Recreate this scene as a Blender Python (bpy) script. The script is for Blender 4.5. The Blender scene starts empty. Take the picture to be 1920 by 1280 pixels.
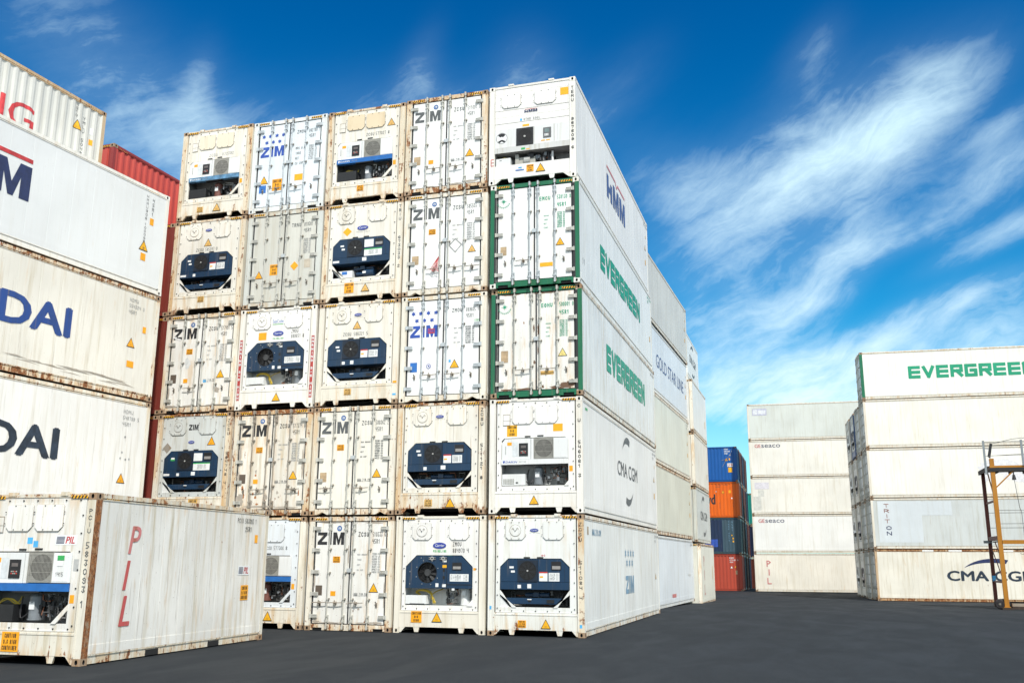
import bpy, math, random
from mathutils import Vector, Matrix
R = math.radians
S = bpy.context.scene
C = S.collection

# ---------------------------------------------------------------- camera
cam = bpy.data.objects.new('camera', bpy.data.cameras.new('camera')); C.objects.link(cam)
cam.data.sensor_width = 36; cam.data.lens = 36 * 1787.35 / 1920
cam.data.clip_start = .1; cam.data.clip_end = 3000
yw, pt, rl = .2974, .227, .0054
f = Vector((-math.sin(yw) * math.cos(pt), math.cos(yw) * math.cos(pt), math.sin(pt)))
r = Vector((math.cos(yw), math.sin(yw), 0)); u = r.cross(f)
r2 = r * math.cos(rl) + u * math.sin(rl); u2 = u * math.cos(rl) - r * math.sin(rl)
m = Matrix((r2, u2, -f)).transposed().to_4x4()
m.translation = (5.274, -23.145, 1.752)
cam.matrix_world = m
S.camera = cam

# ---------------------------------------------------------------- light
SUN = Vector((.36, -.50, .80)).normalized()
sun = bpy.data.objects.new('sun', bpy.data.lights.new('sun', 'SUN')); C.objects.link(sun)
sun.data.energy = 3.5; sun.data.angle = R(1.2); sun.data.color = (1, .955, .885)
sun.rotation_euler = SUN.to_track_quat('Z', 'Y').to_euler(); sun.location = (20, -40, 40)
S.view_settings.view_transform = 'Standard'; S.view_settings.look = 'None'
S.view_settings.exposure = .60; S.view_settings.gamma = 1

W = bpy.data.worlds.new('World'); S.world = W; W.use_nodes = True
nt = W.node_tree; nt.nodes.clear()

class NG:
    """small helper for wiring nodes"""
    def __init__(s, nt): s.nt = nt
    def n(s, t, **k):
        o = s.nt.nodes.new(t)
        for a, b in k.items(): setattr(o, a, b)
        return o
    def inp(s, sock, v):
        if isinstance(v, bpy.types.NodeSocket): s.nt.links.new(v, sock)
        elif isinstance(v, (tuple, list)) and sock.type == 'RGBA' and len(v) == 3: sock.default_value = (*v, 1)
        else: sock.default_value = v
    def m(s, op, a, b=0., c=0., clamp=False):
        o = s.n('ShaderNodeMath', operation=op, use_clamp=clamp)
        s.inp(o.inputs[0], a); s.inp(o.inputs[1], b); s.inp(o.inputs[2], c)
        return o.outputs[0]
    def mr(s, v, a, b, c=0., d=1., smooth=True):
        o = s.n('ShaderNodeMapRange', interpolation_type='SMOOTHSTEP' if smooth else 'LINEAR')
        for i, x in enumerate((v, a, b, c, d)): s.inp(o.inputs[i], x)
        return o.outputs[0]
    def mix(s, fac, a, b, bt='MIX'):
        o = s.n('ShaderNodeMix', data_type='RGBA', blend_type=bt)
        s.inp(o.inputs[0], fac); s.inp(o.inputs[6], a); s.inp(o.inputs[7], b)
        return o.outputs[2]
    def noise(s, vec, scale, detail=3., rough=.5, dist=0.):
        o = s.n('ShaderNodeTexNoise')
        s.inp(o.inputs['Vector'], vec); o.inputs['Scale'].default_value = scale
        o.inputs['Detail'].default_value = detail; o.inputs['Roughness'].default_value = rough
        o.inputs['Distortion'].default_value = dist
        return o.outputs['Fac']
    def vm(s, op, a, b):
        o = s.n('ShaderNodeVectorMath', operation=op); s.inp(o.inputs[0], a); s.inp(o.inputs[1], b)
        return o.outputs[0]
    def xyz(s, x, y, z):
        o = s.n('ShaderNodeCombineXYZ')
        for i, v in enumerate((x, y, z)): s.inp(o.inputs[i], v)
        return o.outputs[0]

g = NG(nt)
tc = g.n('ShaderNodeTexCoord'); sp = g.n('ShaderNodeSeparateXYZ'); nt.links.new(tc.outputs['Generated'], sp.inputs[0])
sky = g.n('ShaderNodeTexSky', sky_type='NISHITA', sun_disc=False)
sky.sun_elevation = math.asin(SUN.z); sky.sun_rotation = math.atan2(SUN.x, SUN.y)
sky.air_density = 1.0; sky.dust_density = .3; sky.ozone_density = 3.0
az = g.m('ARCTAN2', sp.outputs[0], sp.outputs[1]); el = g.m('ARCSINE', sp.outputs[2])
# deeper, cleaner blue high up (polarised look of the air), paler toward the horizon
hs = g.n('ShaderNodeHueSaturation'); hs.inputs['Hue'].default_value = .487; hs.inputs['Saturation'].default_value = 1.5; hs.inputs['Value'].default_value = 1.0
nt.links.new(sky.outputs[0], hs.inputs['Color'])
deep = g.mix(g.mr(el, R(3), R(37), smooth=False), (.24, .88, .88), (.0, .44, .66), 'MIX')
base = g.mix(1., hs.outputs[0], deep, 'MULTIPLY')
# wind-drawn cirrus: noise stretched along streaks that climb to the right
def blob(a0, e0, ra, re, rot=0.):
    da = g.m('SUBTRACT', az, R(a0)); de = g.m('SUBTRACT', el, R(e0))
    c, s_ = math.cos(R(rot)), math.sin(R(rot))
    p = g.m('ADD', g.m('MULTIPLY', da, c), g.m('MULTIPLY', de, s_)); q = g.m('SUBTRACT', g.m('MULTIPLY', de, c), g.m('MULTIPLY', da, s_))
    d = g.m('ADD', g.m('POWER', g.m('ABSOLUTE', g.m('DIVIDE', p, R(ra))), 2.), g.m('POWER', g.m('ABSOLUTE', g.m('DIVIDE', q, R(re))), 2.))
    return g.m('POWER', 2.718, g.m('MULTIPLY', d, -1.))
rotang = R(28)
P = g.m('ADD', g.m('MULTIPLY', az, math.cos(rotang)), g.m('MULTIPLY', el, math.sin(rotang)))
Q = g.m('SUBTRACT', g.m('MULTIPLY', el, math.cos(rotang)), g.m('MULTIPLY', az, math.sin(rotang)))
warpn = g.n('ShaderNodeTexNoise'); nt.links.new(g.xyz(az, el, 0.), warpn.inputs['Vector']); warpn.inputs['Scale'].default_value = 7; warpn.inputs['Detail'].default_value = 5
warp = g.m('MULTIPLY', g.m('SUBTRACT', warpn.outputs['Fac'], .5), .085)
st = g.xyz(g.m('MULTIPLY', P, 4.), g.m('MULTIPLY', g.m('ADD', Q, warp), 13.), 3.7)
n1 = g.noise(st, 1.2, 9, .60, .1)
n2 = g.noise(g.xyz(g.m('ADD', az, warp), g.m('MULTIPLY', el, 1.5), 1.3), 6., 10, .60, .15)
n3_ = g.noise(g.xyz(g.m('MULTIPLY', P, 9.), g.m('MULTIPLY', g.m('ADD', Q, warp), 40.), 8.), 1.5, 6, .65, .1)
nn = g.m('ADD', g.m('ADD', g.m('MULTIPLY', n1, .26), g.m('MULTIPLY', n2, .48)), g.m('MULTIPLY', n3_, .28))
BL = [  # azimuth, elevation, radii, tilt (degrees), weight : where the thin cloud lies
    (3.6, 23.2, 5.6, 2.9, 20, .90), (8.2, 25.0, 4.0, 1.7, 26, .50), (.2, 21.6, 4.2, 2.4, 10, .34),
    (-4.0, 18.6, 5.0, 3.4, 10, .38), (-6.5, 22., 4., 2.2, -20, .25), (-4.5, 14.5, 4., 2.5, 30, .26),
    (1.8, 16.0, 4.4, 1.5, 48, .62), (4.9, 17.7, 4.0, .9, 10, .45), (-.5, 14.2, 2.6, 1.0, 20, .40),
    (11.5, 20.6, 3.6, 1.3, 24, .50), (12., 17.6, 4.4, .7, 20, .45), (12, 23., 2.5, .6, 25, .3),
    (9.0, 14.0, 4.6, 1.0, 16, .62), (10.5, 12.0, 5.5, 1.5, 12, .62), (4.5, 12.4, 3.0, .9, 20, .40),
    (1.2, 10.6, 3.6, 1.6, 5, .95), (-3.8, 12.0, 3.0, 2.6, 40, .55), (-5, 9., 5, 2.5, 0, .55), (3.5, 8.6, 7., 1.8, 0, .6),
    (-24., 25.0, 9.5, 2.6, 6, .34), (-38., 23.5, 7.0, 3.2, -25, .46), (-44., 27.5, 4., 2.5, -20, .25), (-37.0, 26.0, 2.2, 1.0, 80, .30),
    (-23.6, 28.0, 2.6, 1.0, 65, .28), (-22.0, 27.0, 2.0, 1.2, -50, .2), (-16., 28., 2.2, 2.4, 20, .28), (-10.5, 27.4, 3.2, 1.4, 35, .18), (2, 28.4, 2.2, 1.2, 40, .22),
]
cov = 0.
for a0, e0, ra, re, rot, w in BL:
    cov = g.m('ADD', cov, g.m('MULTIPLY', blob(a0, e0, ra, re, rot), w))
# unseen white cloud, added overhead and to the sides as neutral fill light
away = g.m('MAXIMUM', g.mr(el, R(42), R(62), 0., .9), g.mr(g.m('ABSOLUTE', g.m('ADD', az, R(12))), R(48), R(75), 0., .8))
cov = g.m('ADD', cov, away)
# a thin veil plus feathered streaks inside it
lift = g.m('MULTIPLY', g.m('SUBTRACT', nn, .505), g.m('MULTIPLY', g.m('MINIMUM', g.m('ADD', g.m('MULTIPLY', cov, 2.0), .15), 1.), 4.0))
streak = g.mr(g.m('ADD', g.m('MULTIPLY', cov, .85), lift), .16, 1.25, 0., .58, smooth=False)
veil = g.m('MULTIPLY', g.m('MINIMUM', cov, 1.), g.mr(nn, .30, .60, .14, .34))
cl = g.m('MAXIMUM', g.m('MINIMUM', g.m('ADD', streak, veil), .86), g.m('MULTIPLY', away, .95))
haze = g.mr(el, R(15), R(-1), 0., .55)
cl = g.m('MAXIMUM', cl, haze)
cloudcol = g.mix(g.mr(el, R(0), R(35)), (5.6, 6.7, 7.1), (4.1, 5.8, 6.5))
cloudcol = g.mix(g.m('MINIMUM', away, 1.), cloudcol, (6.6, 6.7, 6.6))
col = g.mix(cl, base, cloudcol)
bg = g.n('ShaderNodeBackground'); nt.links.new(col, bg.inputs[0]); bg.inputs[1].default_value = .12
wo = g.n('ShaderNodeOutputWorld'); nt.links.new(bg.outputs[0], wo.inputs[0])

# ---------------------------------------------------------------- materials
MATS = {}
RUST = (.115, .045, .022); RUSTY2 = (.34, .135, .045)
def basic(name, col, rough=.5, metal=0., noise=.12, bump=0., emit=None):
    if name in MATS: return MATS[name]
    mt = bpy.data.materials.new(name); mt.use_nodes = True; q = NG(mt.node_tree)
    b = mt.node_tree.nodes['Principled BSDF']
    tc = q.n('ShaderNodeTexCoord').outputs['Object']
    nz = q.noise(tc, 7, 4, .6)
    c = q.mix(q.mr(nz, .35, .7), tuple(x * (1 - noise) for x in col), tuple(min(1, x * (1 + noise * .6)) for x in col))
    mt.node_tree.links.new(c, b.inputs['Base Color'])
    b.inputs['Roughness'].default_value = rough; b.inputs['Metallic'].default_value = metal
    MATS[name] = mt; return mt

def paint(name, col, rust=.3, grime=.3, rough=.42, edge=True, wav=0., H=2.896, glossy=.4):
    """weathered container paint. rust/grime 0..1; drips run down, wear gathers at top and bottom seams."""
    if name in MATS: return MATS[name]
    mt = bpy.data.materials.new(name); mt.use_nodes = True; q = NG(mt.node_tree); L = mt.node_tree.links
    b = mt.node_tree.nodes['Principled BSDF']
    tcn = q.n('ShaderNodeTexCoord'); oi = q.n('ShaderNodeObjectInfo')
    o = tcn.outputs['Object']
    sz = q.n('ShaderNodeSeparateXYZ'); L.new(o, sz.inputs[0])
    off = q.m('MULTIPLY', oi.outputs['Random'], 61.)
    p = q.vm('ADD', o, q.xyz(off, q.m('MULTIPLY', off, 1.7), 0.))
    # broad fading
    n0 = q.noise(p, .55, 3, .5)
    c = q.mix(q.mr(n0, .3, .7), tuple(x * (1 - .10 * (grime + .3)) for x in col), tuple(min(.95, x * 1.04) for x in col))
    # vertical run marks
    ps = q.vm('MULTIPLY', p, (7., 7., .42))
    n1 = q.noise(ps, 1.0, 5, .62, .15)
    ps2 = q.vm('MULTIPLY', p, (22., 22., .9))
    n2 = q.noise(ps2, 1.0, 4, .6)
    gm = q.m('MULTIPLY', q.mr(n1, .46, .76), .95 * grime)
    c = q.mix(gm, c, (col[0] * .62 + .02, col[1] * .56 + .015, col[2] * .45))
    gm2 = q.m('MULTIPLY', q.mr(n2, .57, .74), .60 * grime)
    c = q.mix(gm2, c, (.25, .20, .15))
    # patches of cleaner repaint
    # edge weight
    z = sz.outputs[2]
    lo = q.mr(z, .36, .02); hi = q.mr(z, H - .30, H - .02)
    ew = q.m('MAXIMUM', lo, hi)
    n3 = q.noise(p, 5.5, 7, .68, .3)
    th = .715 - .145 * rust
    pd = q.vm('MULTIPLY', p, (16., 16., 1.1))
    n7 = q.noise(pd, 1., 6, .7, .2)
    n3 = q.m('ADD', q.m('MULTIPLY', n3, .55), q.m('MULTIPLY', n7, .45))
    v = q.m('ADD', n3, q.m('MULTIPLY', ew, .02 + .06 * rust)) if edge else n3
    rm = q.mr(v, th, th + .045)
    n4 = q.noise(p, 24, 4, .7)
    rc = q.mix(q.mr(n4, .35, .65), RUST, RUSTY2)
    # halo stain beneath rust
    n5 = q.noise(q.vm('MULTIPLY', p, (5.5, 5.5, .8)), 1., 6, .66, .3)
    v5 = q.m('ADD', n5, q.m('MULTIPLY', ew, .02 + .10 * rust)) if edge else n5
    hm = q.m('MULTIPLY', q.mr(v5, th - .10, th + .09), .25 + .5 * rust)
    c = q.mix(hm, c, (col[0] * .78 + .02, col[1] * .58 + .01, col[2] * .38))
    c = q.mix(q.m('MULTIPLY', rm, min(1., .35 + rust)), c, rc)
    # small chips
    n6 = q.noise(p, 38, 2, .5)
    c = q.mix(q.m('MULTIPLY', q.mr(n6, .735, .76), min(1., .3 + rust)), c, (.12, .06, .03))
    L.new(c, b.inputs['Base Color'])
    L.new(q.mr(rm, 0., 1., rough, .85), b.inputs['Roughness'])
    b.inputs['Specular IOR Level'].default_value = glossy
    # gentle oil-canning of sheet metal
    bp = q.n('ShaderNodeBump'); bp.inputs['Strength'].default_value = .6; bp.inputs['Distance'].default_value = .02
    hgt = q.m('ADD', q.m('MULTIPLY', q.noise(q.vm('MULTIPLY', p, (1.6, 1.6, .8)), 1.2, 2, .5), .9), q.m('MULTIPLY', n3, .12))
    L.new(hgt, bp.inputs['Height']); L.new(bp.outputs[0], b.inputs['Normal'])
    MATS[name] = mt; return mt

WHITE = (.80, .795, .77); COOL = (.78, .795, .775); CREAM = (.77, .745, .675); OLD = (.72, .69, .61); GREY = (.56, .59, .57)
BLUEW = (.70, .745, .78)
def pal(tone, wear):
    col = dict(white=WHITE, cool=COOL, cream=CREAM, old=OLD, grey=GREY, bluew=BLUEW, lgrey=(.60, .63, .62), ygrey=(.66, .65, .55))[tone]
    return (paint(f'{tone}_panel_paint_{wear}', col, wear * .75, .25 + wear * .6),
            paint(f'{tone}_frame_paint_{wear}', tuple(c * a for c, a in zip(col, (.99, .975, .94))), min(1.2, wear * 1.25 + .12), .4 + wear * .6))
green_fr = paint('green_frame_paint', (.012, .15, .075), .38, .5)
M_orust = paint('orange_rusted_post', (.72, .64, .50), 1.25, .9, .6, edge=False)
M_drust = paint('dark_rusted_post', (.40, .30, .24), 1.8, 1.3, .8, edge=False)
door_white = paint('door_white_paint', (.82, .83, .82), .32, .25)
door_cream = paint('door_cream_paint', (.78, .76, .69), .34, .35)
door_grey = paint('door_grey_paint', (.60, .60, .55), .30, .45)
door_blue = paint('door_bluish_paint', (.70, .76, .80), .10, .2)
door_worn = paint('door_worn_paint', (.76, .73, .66), .85, .8)
chipped = paint('door_chipped_paint', (.78, .78, .75), .75, .4)
M_dark = basic('dark_gap', (.012, .012, .013), .8)
M_rub = basic('black_rubber_gasket', (.03, .032, .035), .6)
M_gal = paint('galvanised_steel', (.42, .43, .42), .35, .3, .4, edge=False, glossy=.5)
M_galr = paint('rusty_fittings', (.30, .27, .23), .75, .5, .6, edge=False)
M_bar = paint('locking_bar_paint', (.50, .50, .46), .3, .4, .4, edge=False)
M_barw = basic('locking_bar_zinc', (.52, .56, .58), .38, .2)
M_blk = basic('matt_black_plastic', (.015, .015, .017), .45)
M_blk2 = basic('fan_blade_black', (.014, .015, .017), .5)
M_navy = paint('navy_unit_paint', (.011, .038, .085), .10, .5, .35, edge=False)
M_navyf = basic('navy_unit_fade', (.05, .11, .19), .45)
M_unit = paint('unit_white_paint', (.74, .76, .76), .10, .35, .4, edge=False)
M_box = paint('unit_box_paint', (.72, .74, .74), .05, .3, .4, edge=False)
M_comp = basic('compressor_grey', (.20, .22, .24), .4, .1)
M_compr = basic('compressor_rusty', (.16, .06, .045), .6)
M_steel = basic('pipe_steel', (.16, .16, .16), .45, .5)
M_copper = basic('copper_pipe', (.28, .12, .07), .4, .6)
M_grill = basic('grille_wire', (.40, .39, .35), .5, .2)
M_yel = basic('warning_yellow', (.82, .42, .012), .45, noise=.08)
M_yel2 = basic('sticker_orange', (.85, .37, .012), .45, noise=.08)
M_yel3 = basic('sticker_faded_yellow', (.70, .42, .12), .5, noise=.1)
M_stripe = basic('hazard_black', (.02, .02, .02), .5)
M_wst = basic('sticker_white', (.78, .80, .80), .4, noise=.05)
M_red = basic('sticker_red', (.55, .04, .03), .45)
M_band = basic('unit_blue_band', (.015, .13, .42), .4, noise=.1)
M_bst = basic('sticker_blue', (.03, .16, .50), .45)
M_cy = basic('sticker_cyan', (.08, .42, .78), .45)
M_gst = basic('sticker_green', (.04, .38, .10), .45)
M_tan = basic('sticker_tan', (.45, .33, .20), .6, noise=.25)
M_brn = basic('plate_brown', (.11, .085, .065), .6)
M_scr = basic('display_glass', (.02, .02, .02), .15)
M_lcd = basic('display_panel', (.13, .115, .11), .3)
M_cable = basic('yellow_cable', (.55, .40, .04), .5)
M_tblk = basic('lettering_black', (.022, .024, .028), .5, noise=.25)
M_tgry = basic('lettering_grey', (.10, .11, .115), .5, noise=.2)
M_tfad = basic('lettering_faded', (.34, .35, .35), .5, noise=.3)
M_tnav = basic('lettering_navy', (.018, .03, .10), .5, noise=.2)
M_tpur = paint('lettering_slate_blue', (.07, .10, .25), .05, .5, edge=False)
M_tblu = basic('lettering_blue', (.03, .085, .40), .5, noise=.15)
M_thyu = paint('lettering_royal_blue', (.02, .07, .28), .5, .8, edge=False)
M_tltb = paint('lettering_pale_blue', (.18, .33, .47), .05, .6, edge=False)
M_tred = basic('lettering_red', (.55, .045, .05), .5, noise=.3)
M_tpink = paint('lettering_faded_red', (.60, .20, .20), .1, 1., edge=False)
M_tred2 = paint('lettering_worn_red', (.55, .10, .10), .1, .9, edge=False)
M_tgrn = paint('lettering_green', (.015, .31, .17), .05, .35, edge=False)
M_twht = basic('lettering_white', (.75, .78, .80), .5)
M_tbrn = basic('lettering_rust_brown', (.26, .09, .06), .5, noise=.4)
M_logo = basic('emblem_blue', (.03, .12, .36), .5)
M_oval = basic('emblem_oval_blue', (.035, .06, .34), .4)

# ---------------------------------------------------------------- mesh helpers
class MB:
    def __init__(s): s.v = []; s.f = []; s.mi = []; s.mats = []; s.k = 0
    def mid(s, mt):
        if mt not in s.mats: s.mats.append(mt)
        return s.mats.index(mt)
    def add(s, vs, fs, mt):
        o = len(s.v); s.v += [tuple(p) for p in vs]; i = s.mid(mt)
        for q in fs: s.f.append(tuple(o + a for a in q)); s.mi.append(i)
        return s
    def box(s, x0, x1, y0, y1, z0, z1, mt):
        if x0 > x1: x0, x1 = x1, x0
        if y0 > y1: y0, y1 = y1, y0
        if z0 > z1: z0, z1 = z1, z0
        return s.add([(x0,y0,z0),(x1,y0,z0),(x1,y1,z0),(x0,y1,z0),(x0,y0,z1),(x1,y0,z1),(x1,y1,z1),(x0,y1,z1)],
              [(0,3,2,1),(4,5,6,7),(0,1,5,4),(1,2,6,5),(2,3,7,6),(3,0,4,7)], mt)
    def prism(s, pts, y0, y1, mt, cap=True):
        """polygon in x,z (counter-clockwise seen from -y) extruded from y0 (front) to y1"""
        n = len(pts); a = [(x, y0, z) for x, z in pts] + [(x, y1, z) for x, z in pts]
        fs = [tuple(range(n))] + ([tuple(range(2*n-1, n-1, -1))] if cap else [])
        fs += [(i, i + n, (i+1) % n + n, (i+1) % n) for i in range(n)]
        return s.add(a, fs, mt)
    def cyl(s, p0, p1, r0, mt, n=10, r1=None, cap=True):
        p0 = Vector(p0); p1 = Vector(p1); r1 = r0 if r1 is None else r1
        d = (p1 - p0).normalized(); a = d.orthogonal().normalized(); b = d.cross(a)
        vs = []
        for p, rr in ((p0, r0), (p1, r1)):
            for i in range(n):
                t = 2 * math.pi * i / n; vs.append(p + a * math.cos(t) * rr + b * math.sin(t) * rr)
        fs = [(i, (i+1) % n, (i+1) % n + n, i + n) for i in range(n)]
        if cap: fs += [tuple(range(n-1, -1, -1)), tuple(range(n, 2*n))]
        return s.add(vs, fs, mt)
    def tube(s, pts, rr, mt, n=6):
        pts = [Vector(p) for p in pts]; vs = []; N = len(pts)
        for i, p in enumerate(pts):
            d = (pts[min(i+1, N-1)] - pts[max(i-1, 0)]).normalized()
            a = d.cross(Vector((.13, .99, .05))).normalized(); b = d.cross(a)
            for k in range(n):
                t = 2*math.pi*k/n; vs.append(p + a*math.cos(t)*rr + b*math.sin(t)*rr)
        fs = [(i*n+k, i*n+(k+1) % n, (i+1)*n+(k+1) % n, (i+1)*n+k) for i in range(N-1) for k in range(n)]
        return s.add(vs, fs, mt)
    def ring(s, cx, cz, y, r0, r1, mt, n=24, a0=0, a1=360):
        vs = []; 
        for i in range(n+1):
            t = R(a0 + (a1-a0) * i / n); vs += [(cx+r0*math.cos(t), y, cz+r0*math.sin(t)), (cx+r1*math.cos(t), y, cz+r1*math.sin(t))]
        return s.add(vs, [(2*i, 2*i+1, 2*i+3, 2*i+2) for i in range(n)], mt)
    def disc(s, cx, cz, y, rr, mt, n=20, sq=1.):
        return s.add([(cx+rr*math.cos(2*math.pi*i/n), y, cz+rr*sq*math.sin(2*math.pi*i/n)) for i in range(n)], [tuple(range(n))], mt)
    def build(s, name, parent=None, smooth=False):
        me = bpy.data.meshes.new(name); me.from_pydata(s.v, [], s.f)
        for mt in s.mats: me.materials.append(mt)
        me.polygons.foreach_set('material_index', s.mi)
        if smooth: me.polygons.foreach_set('use_smooth', [True] * len(s.f))
        me.update()
        o = bpy.data.objects.new(name, me); C.objects.link(o)
        if parent: o.parent = parent
        return o
CACHE = {}
def shared(key, name, parent, fn):
    if key not in CACHE:
        mb = MB(); fn(mb); o = mb.build(name, parent); CACHE[key] = o.data; return o
    o = bpy.data.objects.new(name, CACHE[key]); C.objects.link(o); o.parent = parent; return o

# ---------------------------------------------------------------- lettering
GL = {'A':'0003142320 0222','B':'0004142312 0212211000','C':'231403011021','D':'00041423211000','E':'24040020 0222','F':'240400 0222',
'G':'2314030110212212','H':'0004 2024 0222','I':'1014','J':'24211001','K':'0004 240220','L':'040020','M':'0004122420','N':'00042024',
'O':'03142321100103','P':'000414231202','R':'000414231202 1220','S':'23140312211001','T':'0424 1014','U':'0401102124','V':'041024',
'W':'0400122024','X':'0024 0420','Y':'0412 2412 1210','Z':'04240020','0':'03142321100103','1':'031410','2':'031423120020','3':'042412211001',
'4':'0402 0222 2420','5':'240402122110 1000','6':'2314030110211202','7':'042410','8':'120314231201102112','9':'0110212314031222',
'-':'0222','\'':'1413','/':'0024','.':'1011',' ':''}
GB = {'G': '240400202212', 'R': '0004242202 1220', 'O': '0004242000'}
def stroke_quads(ch, w):
    out = []
    for st in (GB if (w or 0) > .24 and ch in GB else GL).get(ch, '').split():
        ps = [(int(st[i]) / 2, int(st[i+1]) / 4) for i in range(0, len(st), 2)]
        for a, b in zip(ps, ps[1:]):
            out.append((a, b))
    return out
def place(plane, s, z, d):
    k = plane[0]
    if k == 'f': return (s, -d, z)
    if k == 'r': return (1.214 + d, s, z)
    if k == 'l': return (-1.219 - d, -s, z)
FONT2D = {}
def font2d(txt, off):
    key = (txt, off)
    if key not in FONT2D:
        cu = bpy.data.curves.new('t', 'FONT'); cu.body = txt; cu.offset = off; cu.resolution_u = 3
        ob = bpy.data.objects.new('t', cu); C.objects.link(ob)
        dg = bpy.context.evaluated_depsgraph_get(); me = bpy.data.meshes.new_from_object(ob.evaluated_get(dg))
        vs = [(v.co.x, v.co.y) for v in me.vertices]; fs = [tuple(p.vertices) for p in me.polygons]
        x0 = min(v[0] for v in vs); x1 = max(v[0] for v in vs); y0 = min(v[1] for v in vs); y1 = max(v[1] for v in vs)
        FONT2D[key] = ([((a-x0)/(x1-x0), (b-y0)/(y1-y0)) for a, b in vs], fs)
        bpy.data.objects.remove(ob); bpy.data.curves.remove(cu); bpy.data.meshes.remove(me)
    return FONT2D[key]
POLY = {
 'Z': [[(0,1),(0,.76),(.60,.76),(0,.23),(0,0),(1,0),(1,.24),(.40,.24),(1,.78),(1,1)]],
 'I': [[(0,0),(1,0),(1,1),(0,1)]],
 'M': [[(0,0),(.27,0),(.27,.60),(.43,0),(.57,0),(.73,.60),(.73,0),(1,0),(1,1),(.68,1),(.5,.40),(.32,1),(0,1)]],
 'H': [[(0,0),(.34,0),(.34,.32),(.66,.32),(.66,0),(1,0),(1,.78),(.66,.78),(.66,.56),(.34,.56),(.34,1),(0,1)]],
 'm': [[(0,0),(.27,0),(.27,.48),(.5,.20),(.73,.48),(.73,0),(1,0),(1,.86),(.73,1),(.5,.62),(.27,1),(0,1)]],
 'L': [[(0,0),(1,0),(1,.22),(.42,.22),(.42,1),(0,1)]],
 'P': [[(0,0),(.36,0),(.36,.36),(.70,.36),(1,.52),(1,.86),(.80,1),(0,1)]],
 'N': [[(0,0),(.28,0),(.28,.55),(.68,0),(1,0),(1,1),(.72,1),(.72,.45),(.32,1),(0,1)]],
}
def lettering(parent, plane, txt, s0, z0, s1, z1, mt, style='s', name='lettering', shear=0., d=.006, w=None, lab=None, gap=.36):
    """painted characters: style s = stencil strokes, b = bold sans, p = heavy cut letters, v = stacked downwards"""
    mb = MB(); H = z1 - z0; Wd = s1 - s0
    def em(pts, k):
        mb.add([place(plane, a, b, d + .0003 * k) for a, b in pts], [tuple(range(len(pts)))], mt)
    k = 0
    if style in 's v'.split():
        gap_ = gap
        n = len(txt)
        if style == 's': cells = [(s0 + Wd * (i * (1 + gap)) / (n * (1 + gap) - gap), z0, Wd / (n * (1 + gap) - gap), H) for i in range(n)]
        else: cells = [(s0, z1 - H * (i * (1 + gap) + 1) / (n * (1 + gap) - gap), Wd, H / (n * (1 + gap) - gap)) for i in range(n)]
        for ch, (cx, cz, cw, chh) in zip(txt, cells):
            t = (w or .125) * min(chh, cw * 2) * .5
            for a, b in stroke_quads(ch, w):
                A = Vector((cx + t + a[0] * (cw - 2*t), cz + t + a[1] * (chh - 2*t))); B = Vector((cx + t + b[0] * (cw - 2*t), cz + t + b[1] * (chh - 2*t)))
                dv = (B - A); 
                if dv.length < 1e-6: continue
                dv.normalize(); nv = Vector((-dv.y, dv.x)) * t; A = A - dv * t * .8; B = B + dv * t * .8
                em([A - nv, B - nv, B + nv, A + nv], k % 9); k += 1
    elif style == 'b':
        vs, fs = font2d(txt, 0.); e = (w or 0.) * H * .8
        for k, (ex, ez) in enumerate(((0, 0), (e, 0), (-e, 0), (0, e*.6), (0, -e*.6)) if e else ((0, 0),)):
            mb.add([place(plane, s0 + e + a * (Wd - 2*e) + ex + shear * b * H, z0 + e*.6 + b * (H - 1.2*e) + ez, d + .0003 * k) for a, b in vs], fs, mt)
    elif style == 'p':
        ws = {'I': .30, 'Z': 1., 'M': 1.15, 'H': 1., 'm': 1.1, 'L': .8, 'P': 1., 'N': 1.}
        tot = sum(ws[c] for c in txt) + .16 * (len(txt) - 1); x = s0
        for c in txt:
            cw = ws[c] / tot * Wd
            for pl in POLY[c]:
                em([(x + a * cw + shear * b * H, z0 + b * H) for a, b in pl], 0)
            if c == 'P':
                pass
            x += cw + .16 / tot * Wd
    o = mb.build(name, parent)
    if lab: o['label'] = lab
    return o
def sticker(parent, plane, name, s0, z0, s1, z1, mt, lines=None, lmt=None, d=.005, diamond=False, lab=None):
    mb = MB()
    if diamond:
        cs, cz = (s0+s1)/2, (z0+z1)/2; pts = [(cs, z0), (s1, cz), (cs, z1), (s0, cz)]
    else: pts = [(s0, z0), (s1, z0), (s1, z1), (s0, z1)]
    mb.add([place(plane, a, b, d) for a, b in pts], [(0, 1, 2, 3)], mt)
    o = mb.build(name, parent)
    if lines:
        n = len(lines); h = (z1 - z0) / (n + (n+1) * .35)
        for i, t in enumerate(lines):
            zt = z1 - h * .35 - i * h * 1.35; wd = (s1 - s0) * .84 * min(1, len(t) / max(len(x) for x in lines) + .0)
            wd = max(wd, (s1-s0) * .3); c = (s0 + s1) / 2
            lettering(o, plane, t, c - wd/2, zt - h, c + wd/2, zt, lmt or M_stripe, 's', d=d + .002, w=.2)
    if lab: o['label'] = lab
    return o
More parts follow.
